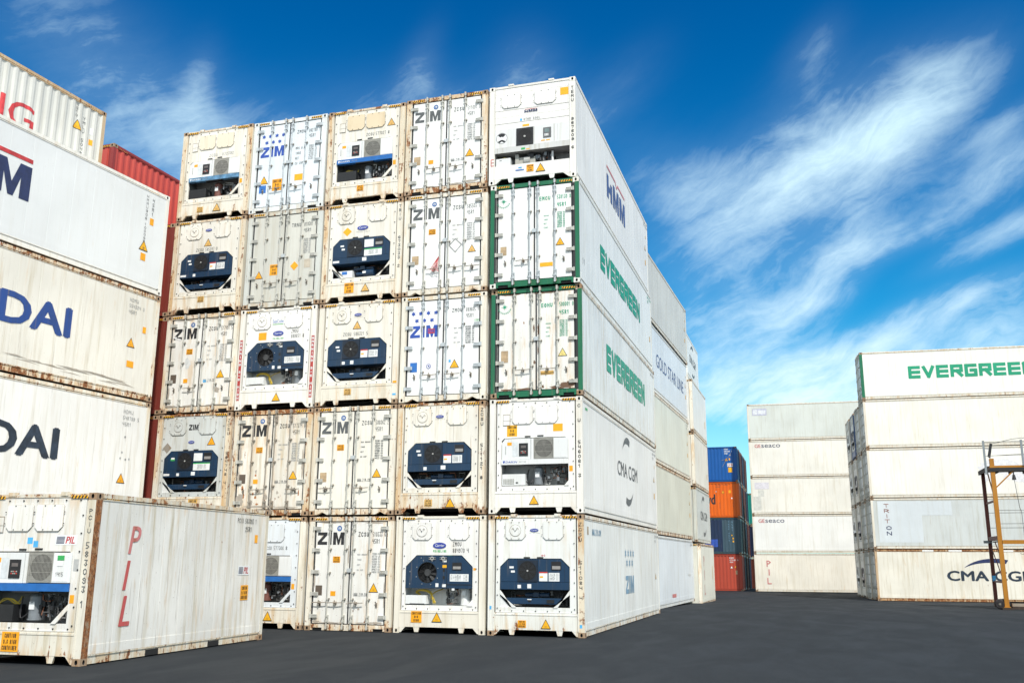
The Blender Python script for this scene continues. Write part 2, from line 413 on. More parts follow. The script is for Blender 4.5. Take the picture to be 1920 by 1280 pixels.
def triangle(parent, plane, sc, zc, h, mt=None, d=.005):
    mb = MB(); w = h * .56
    def tri(k, c, dd, m_):
        mb.add([place(plane, sc - w * k, zc + (-.5 * h) * k + c, dd), place(plane, sc + w * k, zc + (-.5 * h) * k + c, dd), place(plane, sc, zc + .5 * h * k + c, dd)], [(0, 1, 2)], m_)
    tri(1., 0, d, M_stripe); tri(.82, -.022 * h, d + .001, mt or M_yel)
    mb.add([place(plane, a, b, d + .002) for a, b in ((sc - .12*h, zc - .22*h), (sc + .12*h, zc - .22*h), (sc + .12*h, zc - .20*h), (sc - .12*h, zc - .20*h))], [(0,1,2,3)], M_brn)
    mb.add([place(plane, a, b, d + .002) for a, b in ((sc - .12*h, zc - .32*h), (sc + .12*h, zc - .32*h), (sc + .12*h, zc - .30*h), (sc - .12*h, zc - .30*h))], [(0,1,2,3)], M_brn)
    return mb.build('hazard_triangle', parent)
def smallprint(parent, plane, s0, z0, s1, z1, rows, mt, seed=1, cols=1, name='weight_table'):
    """rows of capacity figures, too small to read in the picture"""
    rn = random.Random(seed); o = None; h = (z1 - z0) / (rows * 1.45)
    mb = MB(); k = 0
    for i in range(rows):
        zt = z1 - i * h * 1.45
        txt = ''.join(rn.choice('0123456789') for _ in range(5)) + ' ' + rn.choice(['KG', 'LB', 'CU'])
        n = len(txt); cw = (s1 - s0) / (n * 1.3)
        for j, ch in enumerate(txt):
            cx = s0 + j * cw * 1.3; t = .13 * h
            for a, b in stroke_quads(ch, .1):
                A = Vector((cx + a[0]*cw, zt - h + a[1]*h)); B = Vector((cx + b[0]*cw, zt - h + b[1]*h)); dv = (B-A).normalized(); nv = Vector((-dv.y, dv.x)) * t * .8
                mb.add([place(plane, q.x, q.y, .0055 + .0003 * (k % 5)) for q in (A - nv, B - nv, B + nv, A + nv)], [(0,1,2,3)], mt); k += 1
    return mb.build(name, parent)
def stars(parent, plane, pts, rr, mt):
    mb = MB()
    for sc, zc in pts:
        ps = []
        for i in range(12):
            q = rr if i % 2 == 0 else rr * .5; t = R(90 + 30 * i); ps.append(place(plane, sc + q * math.cos(t), zc + q * math.sin(t), .006))
        ps.append(place(plane, sc, zc, .006))
        mb.add(ps, [(i, (i+1) % 12, 12) for i in range(12)], mt)
    return mb.build('star_emblem', parent)
def compass(parent, sc, zc, rr, mt):
    mb = MB(); ps = []
    for i in range(16):
        q = rr * (1 if i % 4 == 0 else .72) if i % 2 == 0 else rr * .26
        t = R(90 + 22.5 * i); ps.append((sc + q * math.cos(t), -.006, zc + q * math.sin(t)))
    ps.append((sc, -.006, zc)); mb.add(ps, [(i, (i+1) % 16, 16) for i in range(16)], mt)
    o = mb.build('star_emblem', parent)
    mb = MB(); k = 0
    for i, ch in enumerate('EVERGREEN'):   # letters set along an arc below the star
        a = R(205 + i * 16.25); cx = sc + rr * 1.75 * math.cos(a); cz = zc + rr * 1.75 * math.sin(a); ra = a + R(90)
        for p0, p1 in stroke_quads(ch, .1):
            hh = rr * .38
            def tr(p): 
                x = (p[0] - .5) * hh * .7; y = (p[1] - .5) * hh
                return Vector((cx + x * math.cos(ra) - y * math.sin(ra), cz + x * math.sin(ra) + y * math.cos(ra)))
            A, B = tr(p0), tr(p1); dv = (B-A).normalized(); nv = Vector((-dv.y, dv.x)) * hh * .09
            mb.add([(q.x, -.006 - .0003 * (k % 7), q.y) for q in (A-nv, B-nv, B+nv, A+nv)], [(0,1,2,3)], mt); k += 1
    mb.build('lettering', parent)
def cma_arcs(parent, plane, sc, zc, w, h, mt, both=True):
    """two crescents sweeping over and under the name"""
    for sg in ((1, -1) if both else (1,)):
        mb = MB(); ps = []; n = 14
        outer = []; inner = []
        for i in range(n + 1):
            t = i / n
            a = R(146 - 78 * t) if sg == 1 else R(-34 - 78 * t)
            ro = 1.; ri = 1 - .20 * math.sin(math.pi * min(1, t * .62)) ** 1.0
            outer.append((sc + w / 2 * ro * math.cos(a), zc + h / 2 * ro * math.sin(a)))
            inner.append((sc + w / 2 * ri * math.cos(a) , zc + h / 2 * ri * math.sin(a)))
        vs = [place(plane, *p, .006) for p in outer + inner]
        mb.add(vs, [(i, i + 1, i + n + 2, i + n + 1) for i in range(n)], mt); mb.build('swoosh_emblem', parent)

# ---------------------------------------------------------------- container parts
def holed(mb, fn, a, b, ha, hb, depth, mt):
    """rectangle 2a x 2b with an oval pocket; fn(p,q,depth) -> point"""
    an = sorted([math.atan2(b, a) + k for k in (0,)] + [math.atan2(b, -a), math.atan2(-b, a) + 2*math.pi, math.atan2(-b, -a) + 2*math.pi] + [2*math.pi*i/12 for i in range(12)])
    out = []; inn = []
    for t in an:
        c, s_ = math.cos(t), math.sin(t); k = min(a / abs(c) if abs(c) > 1e-6 else 9, b / abs(s_) if abs(s_) > 1e-6 else 9)
        out.append(fn(c*k, s_*k, 0)); inn.append((ha*c, hb*s_))
    n = len(an); o1 = [fn(p, q, 0) for p, q in inn]; o2 = [fn(p, q, depth) for p, q in inn]
    mb.add(out + o1, [(i, (i+1) % n, (i+1) % n + n, i + n) for i in range(n)], mt)
    mb.add(o1 + o2, [(i, (i+1) % n, (i+1) % n + n, i + n) for i in range(n)], M_dark)
    mb.add(o2, [tuple(range(n))], M_dark)
def casting(parent, sx, sy, top, H, L, mt):
    def fn(mb):
        w, dp, h = .162, .178, .118; X = lambda t: -sx * t; Y = lambda t: -sy * t   # inward
        # corner at origin, body goes inward
        def P(x, y, z): return (X(x), Y(y), z)
        mb.add([P(w,0,0),P(w,dp,0),P(w,dp,h),P(w,0,h),P(0,dp,0),P(0,dp,h),P(0,0,0),P(0,0,h)], [(0,1,2,3),(1,4,5,2),(6,0,1,4),(7,3,2,5)], mt)
        holed(mb, lambda p, q, d_: P(w/2 + p, d_, h/2 + q), w/2, h/2, .030, .042, .05, mt)
        holed(mb, lambda p, q, d_: P(d_, dp/2 + p, h/2 + q), dp/2, h/2, .030, .042, .05, mt)
    o = shared(('cast', sx, sy, mt.name), 'corner_casting', parent, fn)
    o.location = (sx * 1.222, 0 - .004 if sy < 0 else L + .004, H - .118 if top else 0)
    return o
def hazard(parent, H, zs=None):
    for sgn in (-1, 1):
        mb = MB(); x0 = 1.04 - .34; x1 = 1.04; n = 5; hh = .052; z0 = H - .092
        mb.box(sgn*x0, sgn*x1, -.006, .0, z0, z0 + hh, M_yel)
        for i in range(n):
            a = x0 + (x1 - x0) * i / n; w = (x1 - x0) / n * .5
            c = [(sgn*a, z0), (sgn*a + w, z0), (sgn*a + w + .028, z0 + hh), (sgn*a + .028, z0 + hh)] if sgn > 0 else [(-a - 2*w, z0), (-a - w, z0), (-a - w + .028, z0 + hh), (-a - 2*w + .028, z0 + hh)]
            mb.add([(p, -.008, q) for p, q in c], [(0, 1, 2, 3)], M_stripe)
        mb.build('hazard_stripes', parent)
def side_hazard(parent, plane, s0, s1, H):
    mb = MB(); z0 = H - .10; n = 6
    mb.add([place(plane, a, b, .003) for a, b in ((s0, z0), (s1, z0), (s1, z0+.06), (s0, z0+.06))], [(0,1,2,3)], M_yel)
    for i in range(n):
        a = s0 + (s1-s0) * i / n; w = (s1-s0)/n * .45
        mb.add([place(plane, p, q, .0045) for p, q in ((a, z0), (a+w, z0), (a+w+.02, z0+.06), (a+.02, z0+.06))], [(0,1,2,3)], M_stripe)
    mb.build('hazard_stripes', parent)

def octa(x0, x1, z0, z1, c, cb=0., cl=None):
    """rectangle with cut upper corners (and lower ones when cb)"""
    pts = []
    if cb: pts += [(x0 + cb, z0), (x1 - cb, z0), (x1, z0 + cb)]
    else: pts += [(x0, z0), (x1, z0)]
    pts += [(x1, z1 - c), (x1 - c * 1.05, z1), (x0 + c * 1.05, z1), (x0, z1 - c)]
    if cb: pts += [(x0, z0 + cb)]
    return pts

def bolts(mb, pts, y, mt=M_rub, r_=.014):
    for x, z in pts: mb.cyl((x, y, z), (x, y - .014, z), r_, mt, 6)

def reefer_base(root, H, panel, frame, top_lugs=True, opening=(-.91, .86, .68, 1.84, .20), recess=None):
    """machinery end: flanged plate with an opening, sill, header, lugs"""
    x0, x1, z0, z1, c = opening; zb = .55; zt = H - .075; X = 1.02
    mb = MB()
    yf = .012
    # plate with octagonal hole, built as four slabs and two corner fillets
    mb.box(-X, x0, yf, yf + .05, zb, zt, panel); mb.box(x1, X, yf, yf + .05, zb, zt, panel)
    mb.box(x0, x1, yf, yf + .05, z1, zt, panel); mb.box(x0, x1, yf, yf + .05, zb, z0, panel)
    if c:
        mb.prism([(x0, z1), (x0, z1 - c), (x0 + c * 1.05, z1)], yf, yf + .05, panel)
        mb.prism([(x1, z1), (x1 - c * 1.05, z1), (x1, z1 - c)], yf, yf + .05, panel)
    # flange strips and stiffening folds
    mb.box(-X, X, yf - .010, yf, zb, zb + .018, panel)
    for xx in (-.62, -.22, .16, .56): mb.box(xx - .006, xx + .006, yf - .0012, yf, z1 + .03, H - .62, panel)
    nn = 7
    bolts(mb, [(-X + .045, zb + .10 + i * .31) for i in range(nn)] + [(X - .045, zb + .10 + i * .31) for i in range(nn)], yf - .001)
    bolts(mb, [(-.9 + i * .3, zb + .045) for i in range(nn)] + [(-.9 + i * .3, zt - .05) for i in range(nn)], yf - .001)
    mb.build('end_panel', root)
    # machinery pocket
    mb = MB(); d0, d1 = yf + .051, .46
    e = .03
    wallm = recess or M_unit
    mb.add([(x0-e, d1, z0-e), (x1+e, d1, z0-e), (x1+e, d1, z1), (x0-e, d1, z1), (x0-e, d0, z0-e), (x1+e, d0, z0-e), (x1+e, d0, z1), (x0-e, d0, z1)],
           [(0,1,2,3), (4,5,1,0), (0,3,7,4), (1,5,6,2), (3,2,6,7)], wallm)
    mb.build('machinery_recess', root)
    # sill with cut lower edge
    mb = MB()
    a = 1.054
    mb.prism([(-a, 0.12), (-.93, .14), (-.90, .15), (.90, .15), (.93, .14), (a, .12), (a, zb - .004), (-a, zb - .004)], .004, .06, frame)
    mb.box(-a, a, -.004, .004, zb - .06, zb - .03, frame)
    for xx in (-.60, .60):
        mb.prism([(xx - .05, .03), (xx + .05, .03), (xx + .085, .150), (xx - .085, .150)], .008, .05, frame)
    mb.prism([(-a, .02), (-1.02, .02), (-.90, .149), (-a, .12)], .006, .05, frame)
    mb.prism([(a, .12), (.90, .149), (1.02, .02), (a, .02)], .006, .05, frame)
    mb.build('sill', root)
    mb = MB(); mb.box(-a, a, .0, .10, H - .072, H - .012, frame)
    if top_lugs:
        for xx in (-.56, .56): mb.box(xx - .075, xx + .075, -.012, .08, H - .045, H + .020, M_gal if wearless else frame)
    mb.build('header', root)
    return yf
wearless = False

def access_plate(root, x0, x1, z0, z1, panel, vent=False, y=.012, flat=False):
    mb = MB(); c = .07
    pts = [(x0 + c, z0), (x1 - c, z0), (x1, z0 + c), (x1, z1 - c*.4), (x1 - c*.4, z1), (x0 + c*.4, z1), (x0, z1 - c*.4), (x0, z0 + c)]
    mb.prism(pts, y - .022, y, panel)
    cx, cz = (x0+x1)/2, (z0+z1)/2
    # dark seam around the plate
    ptd = [(cx + (a-cx)*1.02, cz + (b-cz)*1.02) for a, b in pts]
    mb.prism(ptd, y - .006, y - .0005, M_galr)
    bolts(mb, [(x0 - .03, cz - .10), (x0 - .03, cz + .10), (x1 + .03, cz - .10), (x1 + .03, cz + .10), (cx - .1, z0 + .025), (cx + .1, z0 + .025), (cx - .1, z1 - .02), (cx + .1, z1 - .02)], y - .018, r_=.010)
    if vent:
        rr = .150
        mb.ring(cx, cz, y - .0225, rr - .010, rr, M_galr)
        mb.disc(cx, cz, y - .030, rr - .02, panel); mb.cyl((cx, y-.022, cz), (cx, y-.030, cz), rr - .02, panel, 20, cap=False)
        for a0 in (20, 130): mb.ring(cx, cz, y - .0312, rr * .50, rr * .62, M_galr, 6, a0, a0 + 34)
        for a_ in (38, 142):
            t = R(a_); mb.box(cx + math.cos(t)*.05 - .006, cx + math.cos(t)*.05 + .006, y - .033, y - .030, cz + .01, cz + .055, M_blk)
        mb.cyl((cx, y - .03, cz), (cx, y - .045, cz), .014, M_blk, 8)
    return mb.build('vent_cover' if vent else 'access_cover', root)

def oval_logo(root, x, z, w, h, txt='Carrier', sub=None, subm=None):
    mb = MB(); n = 28
    mb.add([(x + w/2*math.cos(2*math.pi*i/n), -.0, z + h/2*math.sin(2*math.pi*i/n)) for i in range(n)], [tuple(range(n))], M_oval)
    mb.add([(x + w*.46*math.cos(2*math.pi*i/n), -.0006, z + h*.42*math.sin(2*math.pi*i/n)) for i in range(n)], [tuple(range(n))], M_oval)
    o = mb.build('brand_emblem', root)
    lettering(o, 'f', txt, x - w*.34, z - h*.20, x + w*.36, z + h*.24, M_twht, 'b', d=.002, shear=.15, w=.01)
    if sub: lettering(root, 'f', sub, x - w*.62, z - h*1.02, x + w*.62, z - h*.76, subm or M_tfad, 's', d=-.010, w=.16, gap=.6)
def fan(root, cx, cz, rr, y, guard='radial', n=9, mat=M_blk2, hub=.28):
    mb = MB()
    mb.cyl((cx, y, cz), (cx, y + .10, cz), rr, M_blk, 28, cap=False); mb.disc(cx, cz, y + .10, rr, M_dark, 28)
    mb.build('fan_shroud', root)
    mb = MB()
    for i in range(n):
        a = 2*math.pi*i/n; b = a + .50
        p = []
        for t, q in ((a, rr*.2), (b-.1, rr*.93), (b+.22, rr*.93), (a+.5, rr*.2)): p.append((cx + q*math.cos(t), q, cz + q*math.sin(t)))
        vs = [(p[0][0], y+.05, p[0][2]), (p[1][0], y+.045, p[1][2]), (p[2][0], y+.08, p[2][2]), (p[3][0], y+.075, p[3][2])]
        mb.add(vs, [(0,1,2,3)], mat)
    mb.cyl((cx, y + .03, cz), (cx, y + .09, cz), rr * hub, basic('fan_hub', (.05,.052,.055), .4), 16)
    mb.build('fan', root)
    mb = MB()
    if guard == 'radial':
        for k in (.35, .55, .75, .95): mb.ring(cx, cz, y - .006, rr*k - .004, rr*k + .003, M_blk2, 28)
    elif guard == 'bars':
        k = -rr
        xs = [cx - .245 + i * .49/24 for i in range(25)]
        for xx in xs: mb.box(xx - .003, xx + .003, y - .012, y - .006, cz - .26, cz + .26, M_grill)
        for i in range(6): 
            zz = cz - .26 + i * .52/5; mb.box(cx - .25, cx + .25, y - .016, y - .012, zz - .003, zz + .003, M_grill)
    mb.build('fan_guard', root)

def cables(root, pts, n=3, mt=M_cable, seed=3):
    rn = random.Random(seed); mb = MB()
    for k in range(n):
        pp = [(a + rn.uniform(-.03, .03), b + rn.uniform(-.02, .02), c + rn.uniform(-.025, .025)) for a, b, c in pts]
        # Catmull smoothing
        out = []
        for i in range(len(pp) - 1):
            p0, p1, p2, p3 = [Vector(pp[max(0, min(len(pp)-1, j))]) for j in (i-1, i, i+1, i+2)]
            for t in (0, .25, .5, .75): out.append(.5 * ((2*p1) + (p2-p0)*t + (2*p0-5*p1+4*p2-p3)*t*t + (3*p1-p0-3*p2+p3)*t**3))
        out.append(Vector(pp[-1])); mb.tube(out, .010, mt)
    mb.build('cable', root)
def pipes(root, x0, x1, z0, z1, y, seed, n=9, mt=M_steel):
    """tangle of pipework and valves"""
    rn = random.Random(seed); mb = MB()
    for i in range(n):
        x = rn.uniform(x0, x1); z = rn.uniform(z0, z1); pp = [(x, y + rn.uniform(0, .15), z)]
        for j in range(4):
            if j % 2: x = min(x1, max(x0, x + rn.uniform(-.22, .22)))
            else: z = min(z1, max(z0, z + rn.uniform(-.25, .25)))
            pp.append((x, y + rn.uniform(0, .12), z))
        mb.tube(pp, rn.uniform(.008, .016), rn.choice([mt, M_blk2, M_steel, M_copper, M_gal]))
    for i in range(n):
        x = rn.uniform(x0, x1); z = rn.uniform(z0, z1 - .08); q = rn.uniform(.02, .045); yy = y + rn.uniform(0, .1)
        mb.cyl((x, yy, z), (x, yy, z + rn.uniform(.05, .12)), q, rn.choice([M_blk2, M_comp, M_steel, M_blk]), 8)
    mb.build('pipework', root)
def compressor(root, x, z0, z1, rr=.11, mt=None, y=.24):
    mt = mt or M_comp; mb = MB()
    mb.cyl((x, y, z0), (x, y, z1 - .05), rr, mt, 16); mb.cyl((x, y, z1 - .05), (x, y, z1), rr, mt, 16, r1=rr*.72)
    mb.cyl((x, y, z1 - .16), (x, y, z1 - .145), rr * 1.08, mt, 16); mb.cyl((x, y, z0), (x, y, z0 + .02), rr*1.12, mt, 16)
    mb.box(x + rr*.6, x + rr*1.3, y - .06, y + .06, z0 + .12, z0 + .26, M_blk2)
    o = mb.build('compressor', root)
    mb = MB(); mb.box(x - .055, x + .05, y - rr - .004, y - rr + .02, z0 + .18, z0 + .31, M_wst); mb.build('placard', o)
    return o
def screen(root, x0, x1, z0, z1, y, kind='lcd'):
    mb = MB()
    mb.box(x0, x1, y - .012, y, z0, z1, M_blk)
    if kind == 'lcd': mb.box(x0 + .02, x1 - .02, y - .015, y - .012, z0 + .02, z0 + (z1-z0)*.48, basic('display_grey', (.30, .29, .28), .35))
    if kind == 'keys':
        mb.box(x0 + .05, x1 - .05, y - .015, y - .012, z0 + (z1-z0)*.62, z1 - .06, M_lcd)
        for i in range(4):
            for j in range(2): mb.box(x0 + .05 + i*.035, x0 + .075 + i*.035, y - .015, y - .012, z0 + .07 + j*.035, z0 + .09 + j*.035, M_grill if (i+j) % 3 else M_red)
    return mb.build('control_display', root)

def unit_old_blue(root, H, panel, frame, v=0, seed=1):
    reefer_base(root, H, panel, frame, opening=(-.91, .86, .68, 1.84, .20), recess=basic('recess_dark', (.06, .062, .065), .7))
    access_plate(root, -.76, -.27, 2.29, 2.73, panel, vent=True); access_plate(root, .20, .70, 2.29, 2.73, panel)
    mb = MB(); mb.box(-.30, -.14, .002, .0115, 1.845, 1.875, M_blk); mb.box(.04, .20, .002, .0115, 1.845, 1.875, M_blk); mb.build('lift_slot', root)
    # navy cowl
    mb = MB(); y = -.010
    mb.prism(octa(-.895, .845, 1.285, 1.825, .20), y, .30, M_navy); mb.prism([(-.895, 1.10), (.845, 1.10), (.845, 1.278), (-.895, 1.278)], y - .006, .30, M_navy)
    mb.box(.06, .068, y - .003, y, 1.29, 1.82, M_blk); mb.box(-.45, -.442, y - .003, y, 1.29, 1.82, M_blk); mb.box(.735, .74, y - .003, y, 1.29, 1.70, M_blk)
    cowl = mb.build('cowl', root)
    mb = MB(); mb.box(-.435, .055, y - .022, y - .001, 1.288, 1.80, basic('dark_fan_panel', (.008, .018, .036), .5))
    pan = mb.build('fan_panel', root)
    mb = MB(); mb.disc(-.19, 1.545, y - .0235, .225, M_dark, 28)
    for k in (.3, .5, .7, .9, 1.): mb.ring(-.19, 1.545, y - .030, .225*k - .004, .225*k + .003, M_blk2, 28)
    for i in range(8):
        t = math.pi * i / 4 + .2; b = t + .35
        mb.add([(-.19 + .05*math.cos(t), y - .025, 1.545 + .05*math.sin(t)), (-.19 + .21*math.cos(b-.12), y - .0262, 1.545 + .21*math.sin(b-.12)), (-.19 + .21*math.cos(b+.25), y - .0262, 1.545 + .21*math.sin(b+.25)), (-.19 + .05*math.cos(t+.6), y - .025, 1.545 + .05*math.sin(t+.6))], [(0,1,2,3)], M_blk2)
    mb.cyl((-.19, y - .024, 1.545), (-.19, y - .036, 1.545), .022, M_gal, 8)
    mb.build('fan', root)
    screen(root, .41, .655, 1.565, 1.765, y - .001)
    # lower chassis bar, braces, motor
    rn = random.Random(seed)
    if v != 1:
        mb = MB(); mb.prism([(-.66, .76), (.60, .76), (.70, .90), (-.78, .90)], .02, .06, M_navy)
        mb.box(.28, .47, .012, .021, .785, .865, M_blk); mb.box(-.19, -.12, .012, .021, .81, .84, M_blk); mb.box(-.21, -.10, .010, .0195, .855, .875, M_wst)
        mb.build('chassis_bar', root)
    else:
        mb = MB(); mb.box(-.88, -.28, .03, .30, .70, .90, M_box); mb.build('transformer_box', root)
        sticker(root, 'f', 'placard', -.60, .79, -.44, .88, M_bst, d=-.028)
        mb = MB(); mb.cyl((.04, .18, .82), (.34, .18, .82), .12, M_navy, 16); mb.cyl((-.22, .2, .82), (.04, .2, .82), .075, M_navy, 12); mb.box(.02, .12, .05, .09, .80, .86, M_wst); mb.build('compressor', root)
    mb = MB(); mb.box(-.08, .06, .10, .24, .93, 1.03, M_navy); mb.cyl((-.30, .2, .97), (-.08, .2, .97), .05, M_navy, 12); mb.cyl((.06, .2, .97), (.30, .2, .97), .055, M_navy, 12); mb.build('motor', root)
    pipes(root, -.72, .72, .72, 1.06, .20, seed, 12)
    for sg, xc in ((-1, -.905), (1, .855)):
        mb = MB(); a = xc; b = xc - sg * .42
        mb.prism([(a, 1.09), (a, .98), (b, .67), (b - sg*-.0 - sg*(-.11), .67)][::(-1 if sg > 0 else 1)], .0, .03, panel)
        mb.build('brace', root)
    mb = MB(); mb.prism([(-.905, .94), (-.905, .68), (-.66, .68)], .03, .05, M_box); mb.cyl((.74, .20, .72), (.74, .20, .86), .04, M_blk, 10); mb.build('drip_guard', root)
    # stickers on the cowl
    for (a, b, c, d) in rn.sample([(-.88, 1.14, -.68, 1.20), (-.45, 1.13, -.36, 1.21), (.03, 1.14, .16, 1.24), (-.66, 1.60, -.55, 1.65), (-.62, 1.50, -.52, 1.55), (-.2, 1.13, -.1, 1.23)], 4):
        sticker(root, 'f', 'placard', a, b, c, d, M_wst, d=.0175)
    if v in (0, 2):
        o = sticker(root, 'f', 'placard', .10, 1.30, .31, 1.52, M_wst, d=.013); sticker(o, 'f', 'warning_strip', .10, 1.49, .31, 1.52, M_red, d=.0145); sticker(o, 'f', 'warning_strip', .115, 1.38, .20, 1.42, M_yel, d=.0145)
        smallprint(sticker(root, 'f', 'wiring_chart', .34, 1.30, .61, 1.50, M_wst, d=.013), 'f', .36, 1.32, .59, 1.48, 5, M_tfad, seed).location = (0, -.009, 0)
    else:
        sticker(root, 'f', 'wiring_chart', .08, 1.54, .36, 1.76, M_wst, d=.013)
        o = sticker(root, 'f', 'wiring_chart', .08, 1.28, .62, 1.49, M_wst, d=.013); sticker(o, 'f', 'warning_strip', .08, 1.46, .62, 1.49, M_gst, d=.0145)
        smallprint(o, 'f', .22, 1.31, .50, 1.44, 4, M_tfad, seed).location = (0, -.009, 0)

def unit_round_fan(root, H, panel, frame, seed=5):
    reefer_base(root, H, panel, frame, opening=(-.93, .88, .68, 1.91, .28))
    access_plate(root, -.76, -.25, 2.29, 2.72, panel, vent=True); access_plate(root, .25, .76, 2.29, 2.72, panel)
    y = -.006; cx, cz, rr = -.333, 1.48, .262
    mb = MB()
    # cowl front with a round opening for the fan: ring sector fill around a circle
    n = 32; out = octa(-.915, .865, 1.10, 1.895, .28); 
    def hitp(t):
        c, s_ = math.cos(t), math.sin(t); best = 9
        for i in range(len(out)):
            (xa, za), (xb, zb) = out[i], out[(i+1) % len(out)]
            if min(xa, xb) > .22: xa = min(xa, .22); xb = min(xb, .22)
            ex, ez = xb - xa, zb - za; den = c * ez - s_ * ex
            if abs(den) < 1e-9: continue
            k = ((xa-cx)*ez - (za-cz)*ex) / den; w = ((xa-cx)*s_ - (za-cz)*c) / den
            if k > 0 and -1e-6 <= w <= 1 + 1e-6: best = min(best, k)
        if c > 1e-6: best = min(best, (.21 - cx) / c)
        return (cx + c*best, cz + s_*best)
    ang = sorted([2*math.pi*i/n for i in range(n)] + [math.atan2(p[1]-cz, p[0]-cx) % (2*math.pi) for p in out if p[0] < .21] + [math.atan2(1.10-cz, .21-cx) % (2*math.pi), math.atan2(1.895-cz, .21-cx)])
    vs = []; N = len(ang)
    for t in ang: hx, hz = hitp(t); vs.append((hx, y, hz))
    for t in ang: vs.append((cx + rr*math.cos(t), y, cz + rr*math.sin(t)))
    mb.add(vs, [(i, (i+1) % N, (i+1) % N + N, i + N) for i in range(N)], M_navy)
    mb.prism([(.212, 1.10), (.865, 1.10), (.865, 1.615), (.57, 1.895), (.212, 1.895)], y - .02, .34, M_navy)
    mb.box(-.90, .21, y + .001, .34, 1.094, 1.10, M_navy); mb.box(-.62, .21, y + .001, .34, 1.895, 1.90, M_navy)
    COWL = mb
    fan(root, cx, cz, rr, y, 'radial', 9, hub=.34)
    mb = COWL; bolts(mb, [(cx + .31*math.cos(R(a)), cz + .31*math.sin(R(a))) for a in range(20, 380, 45)] + [(-.8, 1.2), (-.8, 1.5), (.1, 1.2), (.1, 1.75), (-.5, 1.84)], y, M_gal, .010); mb.build('cowl', root)
    for xx in (-.20, .10):
        mb = MB(); mb.ring(xx, 1.83, y - .024, .03, .05, M_gal, 12); mb.box(xx - .09, xx + .09, y - .026, y - .002, 1.805, 1.815, M_gal); mb.box(xx - .09, xx + .09, y - .026, y - .002, 1.845, 1.855, M_gal); mb.box(xx - .06, xx + .06, y - .0225, y - .0215, 1.815, 1.845, M_blk); mb.build('lift_slot', root)
    mb = MB(); mb.box(.09, .15, y - .004, y - .001, 1.32, 1.40, M_blk); mb.box(.09, .15, y - .004, y - .001, 1.50, 1.58, M_blk); mb.box(.204, .211, y - .023, y, 1.1, 1.895, M_blk); mb.box(.22, .86, y - .028, y - .021, 1.185, 1.20, M_blk2); mb.build('latch', root)
    screen(root, .355, .60, 1.55, 1.73, y - .021)
    o = sticker(root, 'f', 'wiring_chart', .29, 1.27, .79, 1.45, M_wst, d=.028); smallprint(o, 'f', .31, 1.29, .77, 1.43, 5, M_tfad, seed).location = (0, -.024, 0)
    for a, b, c, d, mm in ((.08, 1.74, .19, 1.79, M_wst), (-.10, 1.13, -.02, 1.22, M_wst), (.08, 1.13, .18, 1.20, M_wst), (.35, 1.05, .42, 1.10, M_wst)): sticker(root, 'f', 'placard', a, b, c, d, mm, d=.009 if c < .2 else .03)
    # lower bay
    mb = MB(); mb.box(-.92, -.36, .02, .30, .71, .92, M_box); mb.box(-.80, -.40, .012, .02, .715, .722, M_blk); mb.build('transformer_box', root)
    cables(root, [(-.60, .25, .92), (-.70, .22, 1.0), (-.52, .16, 1.04), (-.30, .14, .98), (-.20, .13, .82), (-.17, .13, .72)], 5)
    cables(root, [(-.20, .2, .75), (-.28, .18, .9), (-.18, .2, 1.0), (.02, .25, 1.08)], 2, seed=9)
    mb = MB(); mb.cyl((.62, .24, .69), (.62, .24, 1.14), .12, M_comp if seed % 2 else M_unit, 18); mb.box(.58, .68, .08, .13, .93, 1.05, M_wst); mb.build('compressor', root)
    pipes(root, .14, .44, .72, 1.08, .14, seed, 12, M_blk2)
    mb = MB(); mb.prism([(.74, .675), (.885, .675), (.885, .84)], -.004, .02, panel); mb.build('brace', root)

